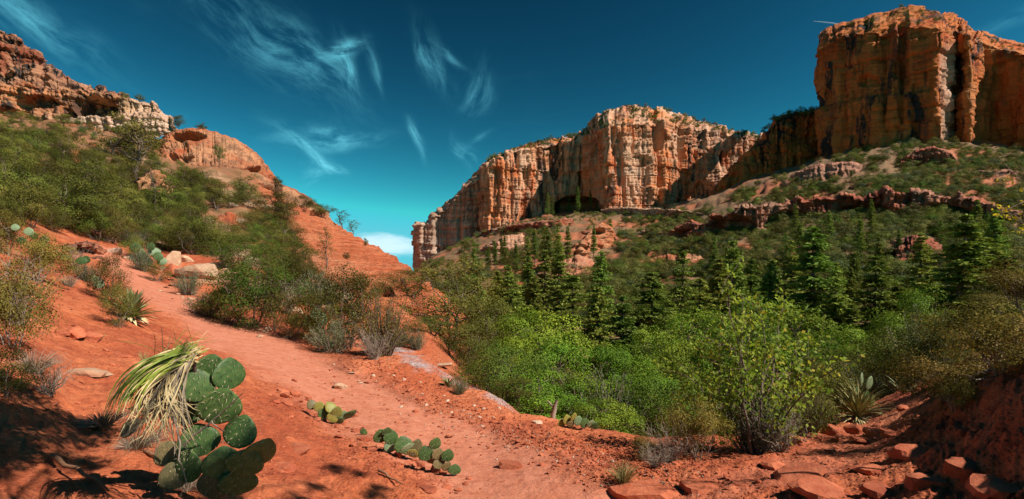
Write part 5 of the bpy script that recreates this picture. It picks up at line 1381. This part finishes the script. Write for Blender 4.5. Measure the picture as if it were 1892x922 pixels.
p, d = hit(243, 592); rosette(p + [0, 0, .04], 54 * d / F, 80, 6.5 * d / F, 'agave', 'stiff grey-green yucca with bayonet leaves left of the trail', elev=(8, 88), droop=.03, dry='straw', ndry=26)
p, d = hit(1585, 776); rosette(p, 66 * d / F, 130, 3.2 * d / F, 'grass', 'fine-leaved yucca clump with pale skirt on the right path', elev=(12, 88), droop=.22, dry='straw', ndry=60)
p, d = hit(655, 600); rosette(p, 26 * d / F, 40, 3.0 * d / F, 'agave', 'small yucca among the mid slope bushes', elev=(10, 85), droop=.05)
p, d = hit(828, 716); rosette(p, 22 * d / F, 40, 2.6 * d / F, 'agave', 'small yucca growing on the bleached streak', elev=(10, 85), droop=.1)
p, d = hit(1668, 730, 7); rosette(p, 40 * d / F, 50, 3.5 * d / F, 'agave', 'dark spiky yucca in front of the brown right bush', elev=(15, 85), droop=.05)

# leaning yucca with hanging green and straw blades
t = thing('leaning_yucca', tuple(hit(300, 870)[0]), 'leaning yucca with arching green blades over a dry straw skirt', 'yucca')
b0 = np.array(t.location)
hd = at(356, 650, 3.35); ft = hit(318, 880)[0]
W = MB(); W.tube(bend(ft, hd, rng, 9, .12, .03), [.022, .018, .012], 8)
add('trunk', mk_mesh('yucca_trunk', np.concatenate(W.V) - b0, np.concatenate(W.Q), True, None, [M['bark']]), t)
W = MB()
for k in range(5):
    a_ = at(rng.uniform(300, 350), rng.uniform(690, 800), 3.35)
    W.tube(bend(a_, a_ + np.array([rng.normal() * .12, rng.normal() * .1, -.35]), rng, 5, .25), [.008, .003], 4)
add('dead_stalks', mk_mesh('dead_stalks', np.concatenate(W.V) - b0, np.concatenate(W.Q), True, None, [M['dead']]), t)


def jit(p, s): return p + rng.normal(size=3) * s


for k in range(60):                                  # green blades arching left and down
    f = rng.rand()
    e = at(192 + 66 * f + rng.normal() * 5, 772 - 62 * f * rng.rand() + rng.normal() * 6, 3.0 + rng.normal() * .07)
    c1 = at(300 + rng.normal() * 14, 652 + rng.normal() * 10 + 34 * f, 3.24); c2 = at(212 + 44 * f + rng.normal() * 9, 688 + rng.normal() * 12 + 30 * f, 3.08 + rng.normal() * .05)
    V, Q = blade([jit(hd, .035), c1, c2, e], rng.uniform(.009, .014), 12, .2, (0, -1, .3))
    add('leaf', mk_mesh('green_blade', V - b0, Q, True, None, [M['blade'] if rng.rand() < .72 else M['straw']]), t)
for k in range(150):                                 # dead straw hanging under the head
    e = at(rng.uniform(200, 375), rng.uniform(745, 850), 3.2 + rng.normal() * .1)
    c1 = at(rng.uniform(285, 350), rng.uniform(650, 710), 3.3); c2 = at(rng.uniform(215, 345), rng.uniform(690, 800), 3.2 + rng.normal() * .06)
    V, Q = blade([jit(hd, .02), c1, c2, e], rng.uniform(.006, .011), 9, .15, (0, -1, .3))
    add('dry_leaf', mk_mesh('straw_blade', V - b0, Q, True, None, [M['straw'] if rng.rand() < .8 else M['greyst']]), t)
for k in range(34):                                  # thin blades flying up and right
    an = R(rng.uniform(-12, 170)); L_ = rng.uniform(.10, .36); hd_ = hd + np.array([-rng.rand() * .22, rng.normal() * .03, -rng.rand() * .05])
    e = hd_ + np.array([math.cos(an) * L_, rng.normal() * .1, math.sin(an) * L_ * .7])
    V, Q = blade([jit(hd_, .02), hd_ + (e - hd_) * .5 + [0, 0, .04], e + [0, 0, -.03]], rng.uniform(.003, .005), 7, .1, (0, -1, .2))
    add('leaf', mk_mesh('thin_blade', V - b0, Q, True, None, [M['straw'] if rng.rand() < .55 else M['blade']]), t)


def tuft(u, v, hpx, wpx, n, mat, label, name='grass_tuft', cat='grass tuft', lean=(0, 0), bw=.004, group=None):
    p, d = hit(u, v); s = d / F
    Vs, Qs, c = [], [], 0
    for k in range(n):
        an = rng.rand() * 6.283; r = wpx * s * .5 * rng.rand() ** .6; h = hpx * s * rng.uniform(.5, 1.1)
        e = np.array([math.cos(an) * r + lean[0] * h, math.sin(an) * r + lean[1] * h, h * (1 - .4 * (r / (wpx * s * .5)) ** 2)])
        V, Q = blade([np.array([math.cos(an), math.sin(an), 0]) * r * .25, e * [.4, .4, .7], e], bw * rng.uniform(.6, 1.2), 5, .1, (rng.normal(), rng.normal(), .1))
        Vs.append(V); Qs.append(Q + c); c += len(V)
    t = thing(name, tuple(p), label, cat, group)
    add('blades', mk_mesh('blades', np.concatenate(Vs), np.concatenate(Qs), True, None, [M[mat]]), t)


tuft(1150, 892, 44, 80, 260, 'grass', 'olive bunch grass tuft behind the wide bottom slab')
tuft(128, 530, 26, 40, 200, 'greyst', 'small brown dead grass clump on the red bank', bw=.006)
tuft(190, 790, 40, 110, 320, 'greyst', 'fallen grey thatch of dead grass left of the leaning yucca', lean=(.5, -.4), bw=.005)
tuft(250, 830, 36, 110, 240, 'greyst', 'grey dry grass under the leaning yucca', lean=(.7, -.3), bw=.005)
tuft(265, 668, 26, 30, 60, 'grass', 'thin green grass sprig beside the yucca leaves')
tuft(185, 628, 18, 24, 60, 'grass', 'tiny green sprig on the left bank')
tuft(345, 908, 30, 160, 260, 'greyst', 'dry grass at the foot of the big cactus', bw=.004)
tuft(60, 690, 50, 120, 260, 'greyst', 'shaded dry brush at the left edge', bw=.004)

# ---------------------------------------------------------------- single bushes near the trail
for a in [
    ('green', 466, 608, 118, 150, 'large leafy green bush above the bend of the trail'), ('sage', 384, 584, 46, 70, 'grey-green bush left of the large leafy bush'), ('twig', 532, 580, 60, 66, 'silvery leafless bush right of the large leafy bush'),
    ('scrub', 545, 628, 46, 54, 'small yellow-green bush at the trail edge'), ('sage', 590, 570, 66, 90, 'sage bush behind the small pale cactus'), ('dark', 640, 645, 130, 120, 'tall dark feathery bush right of the small pale cactus'), ('sage', 615, 650, 56, 80, 'grey brush at the foot of the dark feathery bush'),
    ('broom', 706, 656, 116, 90, 'upright broom-like bush at the end of the mid slope row'), ('twig', 690, 664, 50, 70, 'grey dead twigs under the broom-like bush'), ('sage', 770, 646, 40, 50, 'low grey bush on the slickrock edge'),
    ('dark', 424, 596, 62, 80, 'dark bush on the left flank of the large leafy bush'), ('scrub', 505, 612, 80, 90, 'olive bush on the right flank of the large leafy bush'), ('dark', 590, 628, 80, 90, 'dark bush behind the small pale cactus pads'), ('scrub', 560, 548, 60, 90, 'olive bush below the left foot of the slickrock'), ('dark', 470, 540, 60, 90, 'dark bush uphill of the large leafy bush'),
    ('sage', 350, 545, 50, 60, 'grey bush at the trail edge below the flat boulder'), ('scrub', 660, 585, 70, 90, 'olive bush uphill of the broom-like bush'), ('scrub', 330, 462, 44, 70, 'olive bush behind the brown boulder'), ('dark', 395, 470, 40, 80, 'dark bush behind the top of the flat boulder'), ('sage', 742, 640, 40, 60, 'grey brush on top of the bleached streak'),
    ('dark', 205, 560, 90, 70, 'dark scraggly bush left of the upper trail'), ('scrub', 218, 604, 76, 70, 'scraggly olive bush next to the stiff yucca'), ('sage', 160, 520, 40, 56, 'pale silvery sage on the left bank'), ('scrub', 250, 478, 42, 60, 'olive bush at the head of the trail'), ('twig', 140, 500, 46, 60, 'grey dead twigs on the left bank'),
    ('scrub', 290, 520, 36, 50, 'low olive bush by the trail edge under the boulders'), ('sage', 262, 500, 48, 50, 'grey spiky bush at the trail edge'), ('green', 430, 500, 60, 90, 'fresh green bush behind the large flat boulder'), ('dark', 505, 520, 60, 80, 'dark bush behind the large leafy bush'),
    ('manz', 20, 640, 150, 150, 'sunlit thin leaved bush at the left edge'), ('manz', 70, 520, 90, 130, 'thin leaved bush higher on the left bank'), ('manz', 12, 470, 80, 90, 'thin leaved bush on top of the left bank'), ('twig', 30, 600, 130, 130, 'pale bare branches in the left edge bush'), ('dark', 10, 730, 90, 150, 'shaded bush low at the left edge'), ('twig', 90, 730, 60, 110, 'dark tangle of twigs on the left bank'),
    ('sage', 848, 728, 34, 46, 'grey-green clump on the bleached streak'), ('broom', 1215, 800, 96, 110, 'olive broom left of the sapling'), ('broom', 1160, 800, 60, 80, 'feathery olive bush at the slickrock corner'), ('manz', 1290, 848, 110, 150, 'small leaved bush under the left of the sapling'), ('twig', 1240, 850, 70, 120, 'grey twigs at the foot of the sapling, left part'),
    ('sage', 1400, 832, 120, 150, 'grey-leaved brush under the middle of the sapling'), ('twig', 1440, 836, 80, 140, 'grey twigs at the foot of the sapling, right part'), ('broom', 1490, 806, 110, 130, 'olive brush between sapling and yucca'), ('scrub', 1540, 778, 110, 110, 'dull bush behind the yucca clump'), ('scrub', 1500, 790, 130, 120, 'olive bush right behind the sapling'),
    ('scrub', 1185, 850, 50, 60, 'low sprig of red-green leaves on the rubble'), ('twig', 1210, 862, 40, 90, 'low bare twigs over the rubble')]:
    kd, u, v, hp, wp, lb = a
    if 370 < u < 720: hp, wp = hp * 1.12, wp * 1.3
    plant_px(kd, u, v, hp, wp, lb)
# brown bush mass on the right bank
for u, d, hp, wp, kd, lb in [(1765, 7.0, 100, 190, 'manz', 'brown leaved bush leaning over the right bank'), (1856, 6.0, 105, 220, 'manz', 'dark brown bush at the right edge of the bank'), (1822, 9.0, 90, 230, 'manz', 'taller brown bush behind the right bank'), (1905, 9.0, 100, 200, 'manz', 'brown bush cut by the right edge'),
                             (1690, 9.6, 120, 130, 'scrub', 'dull olive bush at the end of the right path'), (1640, 13, 120, 140, 'scrub', 'olive brush closing the right path'), (1720, 12.5, 150, 170, 'sage', 'grey olive brush behind the right bank'), (1590, 14, 110, 120, 'sage', 'pale olive brush behind the path cactus'), (1765, 6.0, 60, 100, 'manz', 'dark scraggly brush in front of the brown bush'), (1660, 16, 120, 150, 'green', 'dull green bush beyond the end of the path')]:
    plant_px(kd, u, 0, hp, wp, lb, d=d)
t = thing('dead_branch', tuple(at(1905, 700, 6.1)), 'tangle of silvery dead branches in the brown right bush', 'dead branch')
W = MB(); b0 = np.array(t.location)
for k in range(26):
    e = at(rng.uniform(1780, 1880), rng.uniform(655, 720), rng.uniform(5.8, 6.4))
    q = bend(b0 + rng.normal(size=3) * .05, e, rng, 7, .3, .04) - b0
    W.tube(q, [.012, .003], 5)
    W.tube(bend(q[3], q[3] + rng.normal(size=3) * .16 - [.1, 0, 0], rng, 4, .3), [.006, .002], 4)
add('branches', W.mesh('branches', M['dead']), t)

# ---------------------------------------------------------------- yellow-green sapling
def leafy_branch(W, L, p, rng, nl, leaf, spread=.16, droop=.35):
    s = .25 + .75 * rng.rand(nl) ** .8
    c = np.stack([np.interp(s, np.linspace(0, 1, len(p)), p[:, i]) for i in range(3)], -1) + rng.normal(size=(nl, 3)) * spread * np.array([1, 1, .8])
    ax = unit(rng.normal(size=(nl, 3)) * .8 + [0, 0, -droop])
    return leaves(c, ax, rng, leaf * rng.uniform(.7, 1.25, nl), leaf * .6 * rng.uniform(.8, 1.2, nl), np.clip(rng.rand(nl) * .9 + rng.normal() * .1, 0, 1))


p0, d0 = hit(1392, 838)
t = thing('yellow_sapling', tuple(p0), 'airy sapling with yellow-green leaves standing right of centre', 'sapling')
W, L = MB(), MB()
tips = [(1345, 540), (1372, 548), (1330, 580), (1405, 572), (1440, 610), (1300, 610), (1470, 640), (1500, 665), (1265, 690), (1510, 700), (1240, 720), (1365, 620), (1420, 660), (1330, 660), (1480, 720), (1290, 740), (1450, 560), (1385, 600)]
for k, (u, v) in enumerate(tips):
    e = at(u, v, 8.0 + rng.normal() * .5) - p0
    p = bend(np.array([rng.normal() * .08, rng.normal() * .08, -.1]), e, rng, 9, .16, .02)
    W.tube(p, [.024, .013, .004], 6)
    for q in range(9):
        i = rng.randint(3, 9)
        e2 = p[i] + rng.normal(size=3) * .24 + [0, 0, .12]
        p2 = bend(p[i], e2, rng, 5, .25)
        W.tube(p2, [.006, .002], 4)
        L.put(*leafy_branch(W, L, p2, rng, 19, .074, .08))
    L.put(*leafy_branch(W, L, p, rng, 34, .074, .10))
for k in range(10):
    a_ = at(rng.uniform(1270, 1540), rng.uniform(690, 800), 7.7) - p0
    W.tube(bend(np.array([0, 0, .02]), a_, rng, 9, .4), [.014, .004], 4)
add('stems', W.mesh('stems', M['bark']), t); add('foliage', L.mesh('foliage', M['cotton'], False), t)

# branch with yellow leaves reaching in from a shrub beyond the right edge
rx, ry = (2010 - U0) / F * 4.6, 4.6
p0 = np.array([rx, ry, float(gz(rx, ry)) - .1])
t = thing('yellow_leaved_shrub', tuple(p0), 'thin branches with a few yellow leaves reaching in at the right edge', 'shrub')
W, L = MB(), MB()
ms = bend(np.zeros(3), at(1960, 330, 4.6) - p0, rng, 9, .1); W.tube(ms, [.03, .018, .008], 6)
for (u, v) in [(1842, 285), (1838, 330), (1826, 372), (1832, 402), (1872, 425), (1880, 300), (1850, 385), (1905, 300), (1920, 380)]:
    i = rng.randint(5, 9); e = at(u, v, 4.5) - p0
    p = bend(ms[i], e, rng, 7, .22, .03); W.tube(p, [.007, .0015], 4)
    if v > 310: L.put(*leafy_branch(W, L, p, rng, 22, .035, .022))
add('stems', W.mesh('stems', M['dead']), t); add('foliage', L.mesh('foliage', M['yellow'], False), t)

# bleached stump at the thicket edge
p0, d0 = hit(1018, 772)
t = thing('tree_stump', tuple(p0), 'leaning grey stump under the low spreading oak', 'stump')
W = MB(); W.tube(bend(np.array([0, 0, -.1]), np.array([.12, 0, .36]), rng, 6, .15), [.055, .05, .03], 7); W.tube(bend(np.array([.06, 0, .2]), np.array([-.08, .05, .34]), rng, 4, .15), [.03, .01], 5)
add('wood', W.mesh('wood', M['dead']), t)
for (a, b, lb) in [((90, 850), (200, 915), 'dry stick lying in the shaded lower left corner'), ((270, 835), (372, 905), 'grey fallen branch at the foot of the leaning yucca'), ((700, 875), (745, 900), 'thin stick in the rubble left of the trail')]:
    pa, pb = hit(*a)[0], hit(*b)[0]
    W = MB(); W.tube(bend(pa + [0, 0, .03], pb + [0, 0, .03], rng, 8, .12) - pa, [.018, .012, .006], 6)
    o = thing('fallen_stick', tuple(pa), lb, 'stick'); add('wood', W.mesh('wood', M['stick']), o)
# long grey stick leaning through the big cactus
pa, pb = at(338, 822, 3.42), at(448, 726, 3.35)
W = MB(); W.tube(bend(pa, pb, rng, 7, .06) - pa, [.009, .006, .003], 5); W.tube(bend(at(390, 778, 3.38), at(420, 800, 3.3), rng, 5, .2) - pa, [.005, .002], 4)
o = thing('fallen_stick', tuple(pa), 'long grey stick leaning across the big cactus', 'stick'); add('wood', W.mesh('wood', M['dead']), o)

# juniper standing behind the viewer: its crown shades the lower left corner
def shade_target(u, v, tt):
    p, d = hit(u, v); return p + np.array(sd) * tt
t = thing('shade_juniper', (3.4, -1.2, float(H - 1.9)), 'juniper behind the viewpoint whose shadow falls on the lower left', 'juniper tree')
b0 = np.array(t.location); W, L = MB(), MB()
tr = bend(np.array([0, 0, -.2]), np.array([-.5, .2, 6.4]), rng, 9, .12); W.tube(tr, [.16, .12, .05], 8)
spots = []
for i in range(90):
    u, v = rng.uniform(-60, 330), rng.uniform(700, 990)
    if v < 690 + u * .62 or (u > 170 and v < 880): continue
    spots.append((u, v, rng.uniform(5.0, 6.5), .32, 460))
spots += [(40, 720, 5, .2, 250), (120, 770, 5, .2, 250), (330, 905, 8, .2, 260), (420, 915, 8.4, .2, 260), (300, 940, 8, .25, 300), (480, 950, 9, .22, 260), (620, 868, 11, .17, 160), (665, 876, 11, .12, 90), (585, 900, 10.5, .16, 160), (700, 902, 11, .13, 110), (560, 925, 10, .2, 200), (690, 915, 10.5, .16, 140)]
for i in range(46):
    u, v = rng.uniform(-40, 470), rng.uniform(850, 990)
    spots.append((u, v, rng.uniform(7, 9), .22, 300))
for u, v, tt, r, n in spots:
    while True:                     # keep every twig well above the view
        c = shade_target(u, min(v, 975), tt)
        if c[1] < .3 or V0 - F * (c[2] - H) / c[1] + (r + .1) * F / c[1] < -120: break
        tt += .5
    # the sun reaches the leaning yucca and the upper cactus pads
    rel_ = [c - at(uu_, vv_, dd_) for uu_, vv_, dd_ in ((200, 755, 3.0), (225, 700, 3.1), (260, 680, 3.15), (310, 665, 3.25), (356, 650, 3.35), (280, 740, 3.2), (250, 790, 3.2), (330, 720, 3.3), (330, 790, 3.3), (390, 690, 3.6), (405, 752, 3.5), (365, 713, 3.5))]
    if min(np.linalg.norm(q_ - np.dot(q_, sd) * np.array(sd)) for q_ in rel_) < r * 1.1 + .08: continue
    c = c - b0
    i = int(np.argmin(np.linalg.norm(tr[4:] - c + [0, 0, .6], axis=1))) + 4
    W.tube(bend(tr[i], c, rng, 6, .18, .04), [.03, .006], 5)
    q = rdir(rng, n)
    L.put(*leaves(c + q * r * rng.uniform(.3, 1.1, (n, 1)) * [1, 1, .7], rdir(rng, n), rng, .07, .04))
add('trunk', W.mesh('trunk', M['bark']), t); add('crown', L.mesh('crown', M['juniper'], False), t)

# vapour trail high in the right sky
m, nt_, bs = new_mat('vapour_trail'); bs.inputs['Base Color'].default_value = (.9, .95, 1, 1)
trn = nt_.n.new('ShaderNodeBsdfTransparent'); mx = nt_.n.new('ShaderNodeMixShader'); mx.inputs[0].default_value = .32
nt_.l.new(trn.outputs[0], mx.inputs[1]); nt_.l.new(bs.outputs[0], mx.inputs[2]); nt_.l.new(mx.outputs[0], nt_.n['Material Output'].inputs['Surface'])
V, Q = tube([at(1503, 39, 9000), at(1520, 40.6, 9000), at(1540, 43, 9000), at(1560, 46, 9000)], [2, 7, 8, 7], 8)
add('vapour_trail', mk_mesh('vapour_trail', V, Q, True, None, [m]), label='short white vapour trail left of the tall butte', cat='vapour trail')
